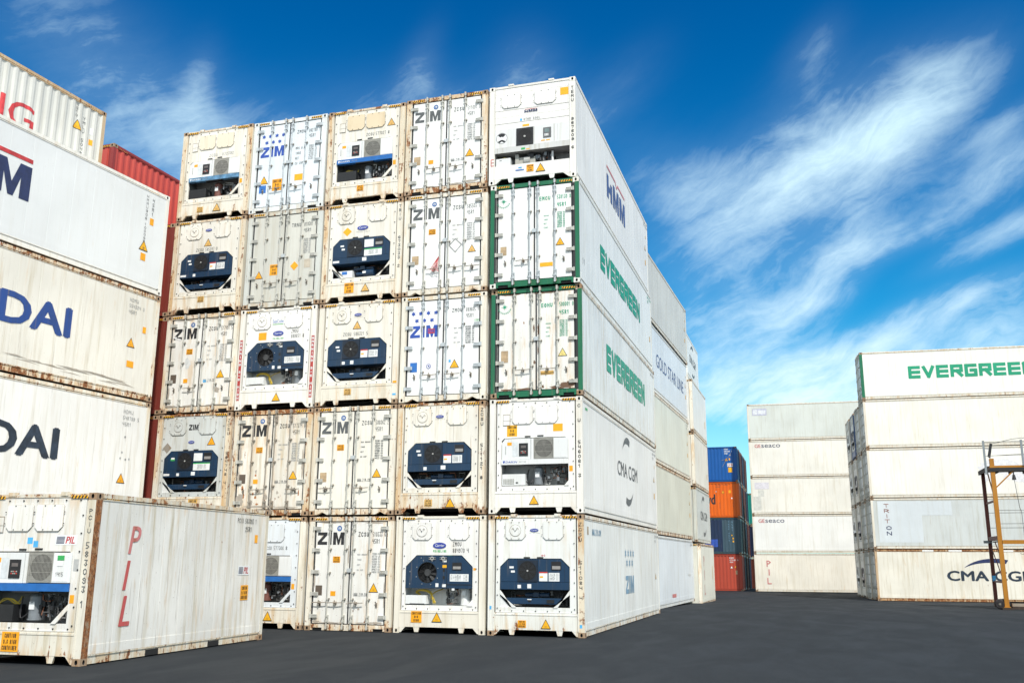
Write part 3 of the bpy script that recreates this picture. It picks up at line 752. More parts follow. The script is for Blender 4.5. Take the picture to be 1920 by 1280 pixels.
def unit_white(root, H, panel, frame, band=None, seed=2, comp=None, box='white', brand=True, cover=None):
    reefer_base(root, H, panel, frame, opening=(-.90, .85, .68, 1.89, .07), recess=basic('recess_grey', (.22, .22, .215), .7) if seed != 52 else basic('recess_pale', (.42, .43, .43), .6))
    access_plate(root, -.61, -.07, 2.24, 2.70, cover or panel); access_plate(root, .0, .57, 2.24, 2.70, cover or panel)
    mb = MB(); mb.box(-.85, -.68, -.004, .011, 2.34, 2.48, panel); mb.box(-.86, -.67, .004, .012, 2.21, 2.50, M_galr); mb.box(-.85, -.68, -.004, .011, 2.22, 2.33, panel); mb.build('hose_bracket', root)
    mb = MB(); mb.box(-.28, -.13, .002, .0115, 1.905, 1.935, M_blk); mb.box(.05, .21, .002, .0115, 1.915, 1.945, M_blk); mb.build('lift_slot', root)
    y = .002
    mb = MB(); mb.prism([(-.885, 1.35), (-.125, 1.35), (-.125, 1.87), (-.80, 1.87), (-.885, 1.76)], y - .012, .30, M_unit); mb.box(-.79, -.77, y - .020, y - .012, 1.48, 1.68, M_gal); mb.build('control_box_door', root)
    screen(root, -.425, -.19, 1.43, 1.75, y - .013, 'keys')
    sticker(root, 'f', 'wiring_chart', -.60, 1.42, -.46, 1.78, basic('sticker_pale', (.62, .66, .68), .5), d=.012)
    sticker(root, 'f', 'placard', -.74, 1.70, -.62, 1.78, M_yel2, d=.012)
    mb = MB(); mb.box(-.11, -.04, y - .008, .30, 1.35, 1.87, M_unit); mb.build('divider', root); mb = MB(); mb.box(.47, .845, y - .008, .30, 1.36, 1.87 , M_unit); mb.box(.48, .80, y - .012, y - .008, 1.38, 1.83, M_unit); mb.build('side_cover', root)
    mb = MB(); mb.box(-.035, .465, y + .02, .30, 1.36, 1.875, basic('condenser_face', (.34, .34, .31), .6)); 
    mb.build('condenser', root)
    mb = MB(); mb.disc(.215, 1.617, y + .018, .225, basic('fan_opening', (.075, .075, .07), .7), 28); 
    for k in (.2, .4, .6, .8): mb.ring(.215, 1.617, y + .016, .22*k - .003, .22*k + .003, M_steel, 24)
    for i in range(5):
        t = 2*math.pi*i/5; mb.add([(.215, y + .017, 1.617), (.215 + .2*math.cos(t), y + .017, 1.617 + .2*math.sin(t)), (.215 + .2*math.cos(t+.6), y + .017, 1.617 + .2*math.sin(t+.6))], [(0,1,2)], basic('fan_blade_grey', (.12, .12, .11), .5))
    mb.build('fan', root)
    mb = MB()
    for i in range(19): xx = -.03 + i * .49/18; mb.box(xx - .0035, xx + .0035, y - .008, y - .004, 1.36, 1.875, M_grill)
    for i in range(4): zz = 1.365 + i * .50/3; mb.box(-.035, .465, y - .011, y - .008, zz - .003, zz + .003, M_grill)
    mb.box(-.045, -.028, y - .014, y, 1.355, 1.88, M_grill); mb.box(.458, .475, y - .014, y, 1.355, 1.88, M_grill)
    mb.build('fan_guard', root)
    bm_ = band or M_unit
    mb = MB(); mb.box(-.895, .845, y - .022, .10, 1.215, 1.345, bm_); mb.box(-.30, .25, y - .018, .10, 1.19, 1.215, M_blk); mb.build('name_band', root)
    if brand:
        tm = M_twht if band else M_tblu
        lettering(root, 'f', 'DAIKIN', -.78, 1.255, -.48, 1.305, tm, 'b', shear=.2, w=.03, d=.022)
        mb = MB(); mb.add([(-.84, -.0225, 1.25), (-.815, -.0225, 1.25), (-.785, -.0225, 1.31), (-.85, -.0225, 1.31)], [(0,1,2,3)], tm); mb.build('brand_emblem', root)
        lettering(root, 'f', 'ACTIVE', -.42, 1.26, -.24, 1.30, M_tfad, 's', d=.022)
    mb = MB(); mb.box(-.88, -.28, .03, .32, .70, .98, M_box if box == 'white' else M_blk2)
    if box == 'white':
        for i in range(7):
            for j in range(4): mb.box(-.85 + i*.042, -.82 + i*.042, .024, .03, .73 + j*.036, .752 + j*.036, M_grill)
        mb.box(-.52, -.46, .024, .03, .75, .78, M_blk)
    mb.build('transformer_box', root)
    if seed % 2: cables(root, [(-.75, .2, .98), (-.62, .18, 1.06), (-.48, .16, 1.05), (-.35, .2, 1.0), (-.30, .25, 1.1)], 3, seed=seed)
    cables(root, [(-.24, .2, 1.1), (-.26, .18, .85), (-.18, .16, .74), (-.08, .2, .85)], 2, M_blk, seed)
    compressor(root, .02, .72, 1.17, .12, comp)
    pipes(root, .20, .78, .73, 1.16, .14, seed, 18)
    mb = MB(); mb.prism([(.74, .675), (.855, .675), (.855, .80)] if seed == 52 else [(.54, .675), (.64, .675), (.855, .90), (.855, 1.0)], -.004, .02, panel); mb.build('brace', root)
    sticker(root, 'f', 'placard', .87, 1.02, .96, 1.16, M_yel2, d=-.010)

def unit_folded(root, H, panel, frame):
    """newer machinery end with horizontal folds and a square fan in the middle"""
    mb = MB(); yf = .012; X = 1.05; a = 1.054
    for z0, z1, k in ((2.66, H - .075, 0), (2.16, 2.65, 1), (1.96, 2.15, 0), (1.77, 1.95, 1), (1.60, 1.76, 0)):
        mb.box(-X, X, yf - .006 * k, yf + .05, z0, z1, panel)
    mb.box(-X, X, yf + .03, yf + .05, 1.6, H - .08, M_galr)
    mb.build('end_panel', root)
    for x0, x1 in ((-.86, -.32), (.08, .66)):
        access_plate(root, x0, x1, 2.22, 2.62, panel, y=.006)
    mb = MB(); mb.box(-X, X, .0, .35, 1.06, 1.59, M_unit); mb.build('control_box_door', root)
    mb = MB(); mb.ring(-.86, 1.34, -.002, .150, .160, M_blk, 24); mb.disc(-.86, 1.34, -.0015, .15, M_wst, 24)
    mb.add([(-.86 + q*math.cos(R(t)), -.003, 1.34 + q*math.sin(R(t))) for q, t in ((.05, 40), (.145, 40), (.145, 65), (.145, 90), (.145, 115), (.145, 140), (.05, 140), (.05, 90))], [tuple(range(8))], M_blk2)
    mb.add([(-.86 + a_, -.003, 1.34 + b_) for a_, b_ in ((-.11, -.09), (-.02, -.045), (.02, -.045), (.11, -.09), (.07, -.135), (0, -.09), (-.07, -.135))], [tuple(range(7))], M_blk2); mb.build('vent_cover', root)
    mb = MB(); mb.box(-.44, .04, -.014, -.001, 1.06, 1.57, M_blk); mb.build('fan_panel', root)
    mb = MB(); mb.disc(-.20, 1.315, -.016, .215, M_dark, 28)
    for k in (.25, .45, .65, .85, 1.): mb.ring(-.20, 1.315, -.020, .215*k - .004, .215*k + .003, M_blk2, 28)
    mb.cyl((-.20, -.016, 1.315), (-.20, -.03, 1.315), .03, M_gal, 10); mb.build('fan', root)
    mb = MB(); mb.box(.32, .54, -.012, -.001, 1.21, 1.50, M_steel); mb.box(.36, .49, -.015, -.012, 1.35, 1.46, basic('display_green', (.18, .24, .24), .3))
    for i in range(3): mb.box(.36 + i*.04, .385 + i*.04, -.015, -.012, 1.25, 1.32, M_wst)
    mb.build('control_display', root)
    mb = MB(); mb.box(.62, .63, -.004, -.001, 1.08, 1.58, M_galr); mb.box(.055, .065, -.004, -.001, 1.08, 1.58, M_galr); mb.box(.72, .722, -.004, -.001, 1.1, 1.58, M_galr); mb.build('panel_seam', root)
    mb = MB(); mb.box(-X, X, -.012, .04, .90, 1.05, paint('folded_unit_strip', (.60, .61, .60), .2, .6, edge=False)); mb.build('name_band', root)
    sticker(root, 'f', 'placard', -.30, .93, -.19, .99, M_gst, d=.014); sticker(root, 'f', 'placard', -.16, .92, -.06, .95, M_yel, d=.014)
    sticker(root, 'f', 'warning_label', -.27, 1.62, -.08, 1.68, M_yel, d=-.008); sticker(root, 'f', 'warning_label', .26, 1.12, .37, 1.15, M_yel, d=.003); sticker(root, 'f', 'warning_label', .40, 1.12, .51, 1.15, M_yel, d=.003)
    mb = MB(); x0, x1, z0, z1, d0, d1 = -1.05, 1.05, .52, .90, .02, .45
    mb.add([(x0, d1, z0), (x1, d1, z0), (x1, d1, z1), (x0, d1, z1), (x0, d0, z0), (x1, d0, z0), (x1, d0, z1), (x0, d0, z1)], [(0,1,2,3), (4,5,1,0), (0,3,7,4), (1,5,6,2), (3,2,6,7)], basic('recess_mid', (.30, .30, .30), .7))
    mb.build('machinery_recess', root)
    mb = MB(); mb.box(-1.03, -.62, .04, .32, .53, .76, M_box); mb.box(-.93, -.87, .034, .04, .70, .71, M_blk); mb.build('transformer_box', root)
    cables(root, [(-1.0, .2, .78), (-.85, .15, .82), (-.7, .2, .78)], 3)
    mb = MB(); mb.box(-.50, -.40, .10, .22, .55, .86, M_grill); mb.box(-.40, .06, .12, .34, .58, .76, M_grill); mb.cyl((-.25, .2, .67), (-.08, .2, .67), .13, M_gal, 16); mb.box(-.15, .02, .1, .3, .72, .84, M_blk2); mb.build('compressor', root)
    mb = MB(); mb.cyl((.30, .2, .56), (.30, .2, .82), .06, M_blk, 12); mb.cyl((.42, .2, .56), (.42, .2, .86), .045, M_blk, 12); mb.cyl((.54, .15, .56), (.54, .15, .86), .03, M_wst, 10); mb.build('receiver_bottle', root)
    pipes(root, .05, .60, .58, .86, .14, 77, 12, M_blk2)
    mb = MB()
    mb.prism([(-a, .12), (-.93, .14), (-.90, .15), (.90, .15), (.93, .14), (a, .12), (a, .53), (-a, .53)], .004, .06, panel)
    for xx in (-.60, .55): mb.prism([(xx - .05, .03), (xx + .05, .03), (xx + .085, .150), (xx - .085, .150)], .008, .05, panel)
    mb.prism([(-a, .02), (-1.02, .02), (-.86, .149), (-a, .12)], .006, .05, frame); mb.prism([(a, .12), (.86, .149), (1.02, .02), (a, .02)], .006, .05, frame)
    mb.build('sill', root)
    mb = MB(); mb.box(-a, a, .0, .10, H - .072, H - .012, frame)
    for xx in (-.60, .55): mb.box(xx - .075, xx + .075, -.012, .08, H - .012, H + .035, frame)
    mb.build('header', root)

def door_end(root, H, door, frame, bar, hingem, seed=0, handles=None, notch='rect'):
    mb = MB(); a = 1.054
    mb.box(-a, a, .0, .12, H - .118, H - .006, frame); mb.build('header', root)
    mb = MB()
    if notch == 'rect':
        mb.box(-a, a, .0, .10, .075, .160, frame); mb.box(-.72, .72, .0, .10, .012, .075, frame); mb.box(-a, -1.0, .002, .10, .012, .075, frame); mb.box(1.0, a, .002, .10, .012, .075, frame)
        mb.box(-1.0, -.72, .03, .1, .012, .075, M_dark); mb.box(.72, 1.0, .03, .1, .012, .075, M_dark)
    else:
        mb.prism([(-a, .015), (-.98, .015), (-.84, .085), (-.70, .015), (.70, .015), (.84, .085), (.98, .015), (a, .015), (a, .16), (-a, .16)], .0, .10, frame)
    mb.build('sill', root)
    z0, z1 = .185, H - .145
    mb = MB(); mb.box(-1.085, 1.085, .075, .10, z0 - .03, z1 + .03, M_rub)
    mb.box(-a, -1.008, .026, .075, z0 - .02, z1 + .02, M_rub); mb.box(1.008, a, .026, .075, z0 - .02, z1 + .02, M_rub)
    mb.box(-1.008, 1.008, .030, .075, z0 - .025, z0, M_rub); mb.box(-1.008, 1.008, .030, .075, z1, z1 + .025, M_rub)
    mb.build('gasket', root)
    for sg in (-1, 1):
        mb = MB(); x0, x1 = (-1.005, -.022) if sg < 0 else (.022, 1.005)
        mb.box(x0, x1, .018, .09, z0, z1, door)
        if sg > 0: mb.box(-.018, .018, .028, .075, z0, z1, M_rub)
        d = mb.build('door', root)
        for i in range(5):
            zz = .36 + i * (H - .665) / 4
            def hg(mb):
                mb.box(0, .215, -.020, .018, -.045, .045, hingem)
                mb.cyl((.012, -.012, -.055), (.012, -.012, .055), .020, hingem, 8)
                for k in range(4): mb.cyl((.085 + k*.034, -.020, .022), (.085 + k*.034, -.026, .022), .008, M_rub, 6); mb.cyl((.085 + k*.034, -.020, -.022), (.085 + k*.034, -.026, -.022), .008, M_rub, 6)
            h_ = shared(('hinge', hingem.name), 'hinge', d, hg)
            h_.location = (sg * 1.085, -.0, zz)
            if sg > 0: h_.rotation_euler = (0, math.pi, 0)
        for j, xx in enumerate((.115, .575)):
            x = sg * xx
            def br(mb):
                mb.cyl((0, -.045, .10), (0, -.045, H - .055), .0165, bar, 10)
                for zz in (.10, H - .06):     # cams and keepers on sill and header
                    mb.box(-.034, .034, -.060, .0, zz - .035, zz + .035, M_galr); mb.box(-.020, .020, -.075, -.045, zz - .055, zz + .055, bar)
                for zz in (.30, H - .27):     # long bearing brackets
                    mb.box(-.038, .038, -.026, .018, zz - .10, zz + .10, bar); mb.box(-.030, .030, -.066, -.026, zz - .085, zz - .045, bar); mb.box(-.030, .030, -.066, -.026, zz + .045, zz + .085, bar)
                    for q in (-.06, 0, .06):
                        for w_ in (-.028, .028): mb.cyl((w_, -.026, zz + q), (w_, -.031, zz + q), .007, M_rub, 6)
                for zz in (.80, 1.46, 2.06):
                    mb.cyl((0, -.045, zz - .022), (0, -.045, zz + .022), .030, bar, 10); mb.box(-.045, .045, -.03, .018, zz - .018, zz + .018, M_galr)
            b = shared(('bar', bar.name, H), 'locking_bar', d, br); b.location = (x, 0, 0)
        hs_ = (handles or {(-1): [-.35], 1: [.30]})[sg]
        for x in hs_:
            def hd(mb):
                mb.tube([(-.20, -.05, .0), (-.06, -.06, .008), (.04, -.055, .0), (.22, -.05, .012)], .011, M_galr); mb.box(-.035, .035, -.04, .018, -.03, .03, M_galr); mb.box(-.012, .012, -.055, -.04, -.06, .065, M_galr)
            h2 = shared('handle', 'handle', d, hd); h2.location = (x, 0, .70)
        for x, z in ((sg * .80, .69),):
            mb = MB(); mb.box(x - .022, x + .022, -.004, .018, z - .085, z + .03, M_galr); mb.cyl((x - .015, -.004, z + .03), (x - .015, -.03, z + .045), .014, M_blk, 6); mb.box(x - .012, x + .012, -.010, -.004, z - .07, z - .01, M_blk); mb.build('latch', d)
    mb = MB(); mb.box(-.065, .055, -.012, .017, H/2 + .02, H/2 + .12, M_barw); mb.build('centre_latch', root)

def corr_profile(L0, L1, pitch=.278, dep=.027):
    n = max(1, round((L1 - L0) / pitch)); p = (L1 - L0) / n; out = [(L0, 0.)]
    for i in range(n):
        a = L0 + i * p; out += [(a + .26*p, 0.), (a + .50*p, dep), (a + .76*p, dep), (a + p, 0.)]
    return out

def container(name, label, cat, group, corner, ang, z, L=12.192, H=2.896, end=None, side='flat', tone='white', wear=.4, fr=None, pn=None,
              marks=None, back=None, handz=True, uk=None, ff=None, rusty=None, siderust=None):
    """corner = ground position of the near lower corner of the right-hand side; ang = heading of that side in degrees"""
    a = R(ang); root = bpy.data.objects.new(name, None); C.objects.link(root)
    root.location = (corner[0] - 1.219 * math.sin(a), corner[1] + 1.219 * math.cos(a), z); root.rotation_euler = (0, 0, a - math.pi/2)
    root['label'] = label; root['category'] = cat
    if group: root['group'] = group
    P, F = pal(tone, wear) if pn is None else pn
    if fr: F = fr
    w = 1.219
    FF = ff or F
    cm = F if wear < .35 else paint('corner_casting_rust_%s' % (F.name), (.34, .24, .16), .9, .6, .7, edge=False)
    mb = MB()
    for sx in (-1, 1):
        for y0, y1 in ((0., .12), (L - .12, L)):
            mb.box(sx * w, sx * (w - .163), y0, y1, .119, H - .119, F)
            mb.box(sx * (w - .145), sx * (w - .163), (y0 - .014) if y0 == 0 else y1, (y0) if y0 == 0 else y1 + .014, .14, H - .14, (M_rub if ff else F) if y0 == 0 else F)
        if ff: mb.box(sx * (w - .001), sx * (w - .105), -.006, -.0005, .119, H - .119, ff); mb.box(sx * w, sx * (w + .003), -.006, .03, .119, H - .119, ff); mb.box(sx * (w - .106), sx * (w - .163), -.003, -.0005, .14, H - .14, M_rub)
        yi0, yi1 = .179, L - .179
        mb.box(sx * w, sx * (w - .06), yi0, yi1, H - .085, H - .006, F)          # top rail
        mb.box(sx * (w + .004), sx * (w - .05), yi0, yi1, H - .125, H - .105, F)
        mb.box(sx * (w - .012), sx * (w - .07), yi0, yi1, .018, .150, F)         # bottom rail
        mb.box(sx * (w + .002), sx * (w - .03), yi0, yi1, .150, .172, F)
    mb.build('frame', root)
    for sx in rusty or ():
        mb = MB(); mb.box(sx * (w + .002), sx * (w - .1625), -.0035, -.0005, .12, H - .12, M_orust); mb.build('corner_post', root)
    if siderust:
        mb = MB(); mb.box(w + .0005, w + .0035, .0, .165, .12, H - .12, siderust); mb.build('corner_post', root)
    for sx in (-1, 1):
        for sy in (-1, 1):
            for top in (0, 1): casting(root, sx, sy, top, H, L, cm)
    for sx in (1, -1):
        mb = MB(); y0, y1 = .121, L - .121
        if side == 'corr':
            pr = corr_profile(y0, y1); n = len(pr)
            vs = [(sx * (w - .004 - d), y, .1735) for y, d in pr] + [(sx * (w - .004 - d), y, H - .1255) for y, d in pr]
            mb.add(vs, [(i, i+1, n+i+1, n+i) if sx > 0 else (i+1, i, n+i, n+i+1) for i in range(n-1)], P)
            mb.add([(sx * (w - .05), y0, .17), (sx * (w - .05), y1, .17), (sx * (w - .05), y1, H - .12), (sx * (w - .05), y0, H - .12)], [(0,1,2,3)], P)
        else:
            # sheet with shallow seams
            n = round((y1 - y0) / .62); p = (y1 - y0) / n; vs = []
            for i in range(n):
                A = y0 + i*p; vs += [(A + .012, .0), (A + p*.5 - .006, .0), (A + p*.5, -.0004), (A + p*.5 + .006, .0), (A + p - .012, .0), (A + p, .0032)]
            vs = [(y0, .002)] + vs; m_ = len(vs)
            V = [(sx * (w - .006 - d), y, .1735) for y, d in vs] + [(sx * (w - .006 - d), y, H - .1255) for y, d in vs]
            mb.add(V, [(i, i+1, m_+i+1, m_+i) if sx > 0 else (i+1, i, m_+i, m_+i+1) for i in range(m_-1)], P)
            mb.box(sx * (w - .001), sx * (w - .02), y0 + .06, y1 - .06, .175, .33, P)
        mb.build('side_panel', root)
    mb = MB(); mb.add([(-w + .06, .10, H - .02), (w - .06, .10, H - .02), (w - .06, L - .10, H - .02), (-w + .06, L - .10, H - .02)], [(0,1,2,3)], P)
    mb.build('roof', root)
    mb = MB(); mb.box(-w + .07, w - .07, .47, L - .13, .10, .16, M_dark); mb.build('underframe', root)
    if back != 'none':
        mb = MB(); mb.box(-w + .163, w - .163, L - .08, L - .02, .03, H - .03, P)
        for i in range(4): mb.box(-.8 + i*.5, -.74 + i*.5, L - .02, L - .004, .2, H - .2, F)
        mb.build('end_wall', root)
    if end is None:
        mb = MB(); mb.box(-w + .163, w - .163, .02, .08, .03, H - .03, P)
        if side == 'corr':
            for i in range(8): mb.box(-.95 + i*.26, -.83 + i*.26, -.0, .02, .16, H - .14, P)
            mb.box(-1.054, 1.054, -.0, .02, .02, .14, F); mb.box(-1.054, 1.054, -.0, .02, H - .12, H - .01, F)
        mb.build('end_wall', root)
    if handz and end != 'folded': hazard(root, H)
    if end == 'old': unit_old_blue(root, H, P, F, **(uk or {}))
    elif end == 'round': unit_round_fan(root, H, P, F, **(uk or {}))
    elif end == 'white': unit_white(root, H, P, F, **(uk or {}))
    elif end == 'folded': unit_folded(root, H, P, F)
    elif end == 'doors': door_end(root, H, **(uk or {}), frame=FF)
    if marks:
        for mk in marks: mk(root)
    return root

# mark makers, used as lists per container (all coordinates are on the container's own faces, in metres)
DF = -.018 + .004       # door face sits 18 mm back
def T(pl, txt, s0, z0, s1, z1, mt, style='s', **k): return lambda r_: lettering(r_, pl, txt, s0, z0, s1, z1, mt, style, **k)
def ST(pl, nm, s0, z0, s1, z1, mt, lines=None, lmt=None, **k): return lambda r_: sticker(r_, pl, nm, s0, z0, s1, z1, mt, lines, lmt, **k)
def TR(pl, s_, z_, h_, mt=None, d=.005): return lambda r_: triangle(r_, pl, s_, z_, h_, mt, d)
def SP(pl, s0, z0, s1, z1, n, mt, seed=1, y=0.): return lambda r_: setattr(smallprint(r_, pl, s0, z0, s1, z1, n, mt, seed), 'location', (0, y, 0))
def on_door(*mk): return list(mk)
def drape(o, L, d0=.004):
    """fold flat lettering into the corrugation of a dry container's side"""
    import bmesh
    bm = bmesh.new(); bm.from_mesh(o.data); pr = corr_profile(.121, L - .121)
    ys = [v.co.y for v in bm.verts]; a, b = min(ys), max(ys)
    for y, _ in pr:
        if a < y < b: bmesh.ops.bisect_plane(bm, geom=bm.verts[:] + bm.edges[:] + bm.faces[:], plane_co=(0, y, 0), plane_no=(0, 1, 0))
    for v in bm.verts:
        for (y0, e0), (y1, e1) in zip(pr, pr[1:]):
            if y0 <= v.co.y <= y1 + 1e-6: v.co.x -= e0 + (e1 - e0) * (v.co.y - y0) / (y1 - y0); break
    bm.to_mesh(o.data); bm.free(); return o
def DR(fn, L):
    def q(r_):
        o = fn(r_)
        for x in [o] + list(o.children): drape(x, L)
    return q

HH = 2.931; CW = 2.5125
OFF = {(1,2):.005,(1,3):.02,(1,4):-.002,(1,5):.014,(2,2):.028,(2,3):-.011,(2,4):.022,(2,5):-.037,(3,1):.029,(3,2):-.002,(3,3):-.001,(3,4):-.01,(3,5):-.042,
       (4,1):.023,(4,2):-.023,(4,3):-.016,(4,4):-.024,(4,5):-.053,(5,1):.038,(5,2):.031,(5,3):.049,(5,4):.017,(5,5):-.051}
DYO = {(2,5):.05,(3,5):.05,(3,4):.02,(4,1):.02,(5,1):-.03,(5,4):-.06,(5,5):-.05}
GM = 'white refrigerated containers in the big central stack'
def main(c, t, label, **k):
    return container('shipping_container', label, 'container', GM, (-(5 - c) * CW + OFF.get((c, t), 0), DYO.get((c, t), 0)), 90, (t - 1) * HH, **k)

# marks shared by the ZIM style doors
def zim(num, own='ZCSU', old=True, tm=None, brown=True, url=True, orange1=True, orange2=True, tri=True, typ='45R1', tiny=M_tfad):
    tm = tm or M_tblk; D = DF; q = []
    q += [T('f', 'ZIM', -.96, 2.17, -.19, 2.49, tm, 'p', d=D)]
    q += [lambda r_: (lambda mb: (mb.disc(-.335, 2.59, -D, .070, M_logo, 20), mb.ring(-.335, 2.59, -D - .001, .030, .038, M_twht, 14), mb.add([(-.36, -D - .001, 2.60), (-.30, -D - .001, 2.62), (-.31, -D - .001, 2.57)], [(0,1,2)], M_twht), mb.build('round_emblem', r_)))(MB())]
    q += [T('f', own, .22, 2.375, .52, 2.495, tm, d=D), T('f', num, .625, 2.375, 1.0, 2.495, tm, d=D), T('f', typ, .625, 2.20, .84, 2.315, tm, d=D)]
    for i, w_ in enumerate(('MAX GROSS', 'TARE', 'NET', 'CU CAP')):
        q.append(T('f', w_, .21, 1.90 - i * .13, .21 + .030 * len(w_), 1.94 - i * .13, tiny, d=D, w=.2))
    q.append(SP('f', .63, 1.44, .86, 1.96, 8, tiny, hash(num) % 97 if 0 else int(num[:6]), y=.020))
    if url: q.append(T('f', 'WWW.ZIM.COM', .15, .87, .55, .955, M_tgry, d=D, w=.16))
    if orange1: q.append(ST('f', 'caution_label', -.49, 1.71, -.28, 1.87, M_yel2, ['CAUTION', '9.6 HIGH', 'CONTAINER'], d=D))
    if brown: q.append(ST('f', 'approval_plate', -.96, .88, -.765, 1.13, M_brn if brown is True else brown, d=D))
    if orange2: q.append(ST('f', 'service_label', -.52, .87, -.375, .99, M_yel2, d=D))
    if tri: q.append(TR('f', .70, 1.09, .24, d=D))
    return q
def zimstar(num, tm, own='ZMOU'):
    D = DF
    return [lambda r_: stars(r_, 'f', [(-.876, 2.42), (-.66, 2.42), (-.44, 2.42), (-.22, 2.42), (-.77, 2.22), (-.554, 2.22), (-.335, 2.22)], .072, tm).__setattr__('location', (0, .019, 0)),
            T('f', 'ZIM', -.955, 1.75, -.165, 2.08, tm, 'p', d=D), T('f', own, .24, 2.39, .53, 2.50, M_tgry, d=D), T('f', num, .64, 2.39, 1.0, 2.50, M_tgry, d=D), T('f', '45R1', .645, 2.22, .86, 2.33, M_tgry, d=D)]
def orange_caution(x0, z0, x1, z1, d=.005, mt=None): return ST('f', 'caution_label', x0, z0, x1, z1, mt or M_yel2, ['CAUTION', '9-6', 'HIGH'], d=d)
def lowlabel(x, z=.30, mt=None): return ST('f', 'caution_label', x - .105, z - .085, x + .105, z + .085, mt or M_yel3, ['CAUTION', '9.6 HIGH', 'CONTAINER'])
def code(txt, x0, z0, x1, z1, mt=None, d=-.010): return T('f', txt, x0, z0, x1, z1, mt or M_tgry, d=d)
def postcode(own, num, side=1, mt=None, ztop=2.70):
    x0 = side * 1.137 - .035
    return [T('f', own, x0, ztop - .46, x0 + .07, ztop, mt or M_tblk, 'v', d=.004, w=.16), T('f', num, x0, ztop - 1.83, x0 + .07, ztop - .92, mt or M_tblk, 'v', d=.004, w=.16)]
def patches(pts, mt, d=.0015, name='paint_loss', seed=4):
    """ragged flakes where paint has come off, thin shapes lying on the door skin"""
    def q(r_):
        rn = random.Random(seed); mb = MB()
        for j, (x, z, rx, rz) in enumerate(pts):
            n = 22; ps = []
            for i in range(n):
                a = 2*math.pi*i/n; k = .62 + .5 * rn.random(); ps.append((x + rx*k*math.cos(a), -(DF - .0025) - .0004 * (j % 5), z + rz*k*math.sin(a)))
            mb.add(ps + [(x, -(DF - .0025) - .0004 * (j % 5), z)], [(i, (i+1) % n, n) for i in range(n)], mt)
        mb.build(name, r_)
    return q
M_bare = paint('bare_door_skin', (.40, .36, .31), .5, .5, .7, edge=False)
def patches_side(pts, seed=3):
    def q(r_):
        rn = random.Random(seed); mb = MB(); mt = basic('overpaint_lilac_grey', (.70, .70, .72), .6)
        for j, (x, z, rx, rz) in enumerate(pts):
            n = 26; ps = [place('r', x + rx*(.7+.4*rn.random())*math.cos(2*math.pi*i/n), z + rz*(.7+.4*rn.random())*math.sin(2*math.pi*i/n), .002 + .0004*j) for i in range(n)] + [place('r', x, z, .002 + .0004*j)]
            mb.add(ps, [(i, (i+1) % n, n) for i in range(n)], mt)
        mb.build('overpainted_area', r_)
    return q
def sidecode(L, lines, mt=M_tfad, s=None, z=2.6, h=.10):
    s = L - .9 if s is None else s
    return [T('r', t, s, z - i * h * 1.6, s + .075 * len(t), z - i * h * 1.6 + h, mt, w=.16) for i, t in enumerate(lines)]
def sidesmall(L):
    return [ST('r', 'caution_label', L - .72, 1.05, L - .52, 1.25, M_yel3), TR('r', L - .62, 1.75, .22, M_yel3), ST('r', 'placard', L - .5, 2.15, L - .42, 2.27, M_yel3)]

D = DF
# column 5 (right-hand column), from the ground up
main(5, 1, 'ground-level reefer with pale blue ZIM on its side, right corner of central stack', tone='cool', wear=.55, rusty=(1,), end='old', uk=dict(v=0, seed=11),
     marks=[lambda r_: oval_logo(r_, -.03, 2.52, .22, .08, 'Carrier', 'THINLINE'), lowlabel(-.34, .29, M_yel2), TR('f', .26, .30, .23), ST('f', 'placard', .14, 1.87, .26, 1.95, M_wst, ['SC'], M_red, d=-.010), ST('f', 'placard', -1.17, .62, -1.12, .70, M_cy), ST('f', 'placard', 1.10, .22, 1.16, .30, M_cy)]
     + postcode('ZCSU', '511084 4') + [lambda r_: stars(r_, 'r', [(5.60, 2.02), (6.03, 2.02), (6.46, 2.02), (6.89, 2.02), (5.80, 1.74), (6.24, 1.74), (6.68, 1.74)], .14, M_tltb),
       T('r', 'ZIM', 5.55, .86, 6.92, 1.37, M_tltb, 'p'), T('r', 'WWW.ZIM.COM', .98, 2.42, 2.05, 2.58, M_tltb, w=.16), ST('r', 'data_plate', .42, 2.42, .56, 2.62, M_tan)] + sidecode(12.192, ['ZCSU 511084', '45R1']) + [TR('r', 11.4, 1.3, .22, M_yel3)])
main(5, 2, 'clean reefer with white cooling unit and CMA CGM on its side, below the green frames', tone='white', wear=.18, end='white', uk=dict(band=None, seed=52),
     marks=[ST('f', 'caution_label', -.755, 1.93, -.485, 2.22, M_yel, ['CAUTION', '9-6', 'HIGH'], d=-.010), ST('f', 'service_label', .46, 2.03, .71, 2.22, M_yel, d=-.010), TR('f', -.04, .33, .23)]
     + postcode('C  U', '546061 3') + [T('r', 'CMA CGM', 4.60, 1.34, 8.0, 1.77, M_tgry, 'b', w=.018), lambda r_: cma_arcs(r_, 'r', 6.3, 1.56, 2.1, 2.1, M_tgry), ST('r', 'placard', .35, 2.60, .62, 2.66, M_gst)] + sidecode(12.192, ['CGMU 546061', '45R1']) + sidesmall(12.192))
ev = dict(door=door_white, bar=M_bar, hingem=M_bar)
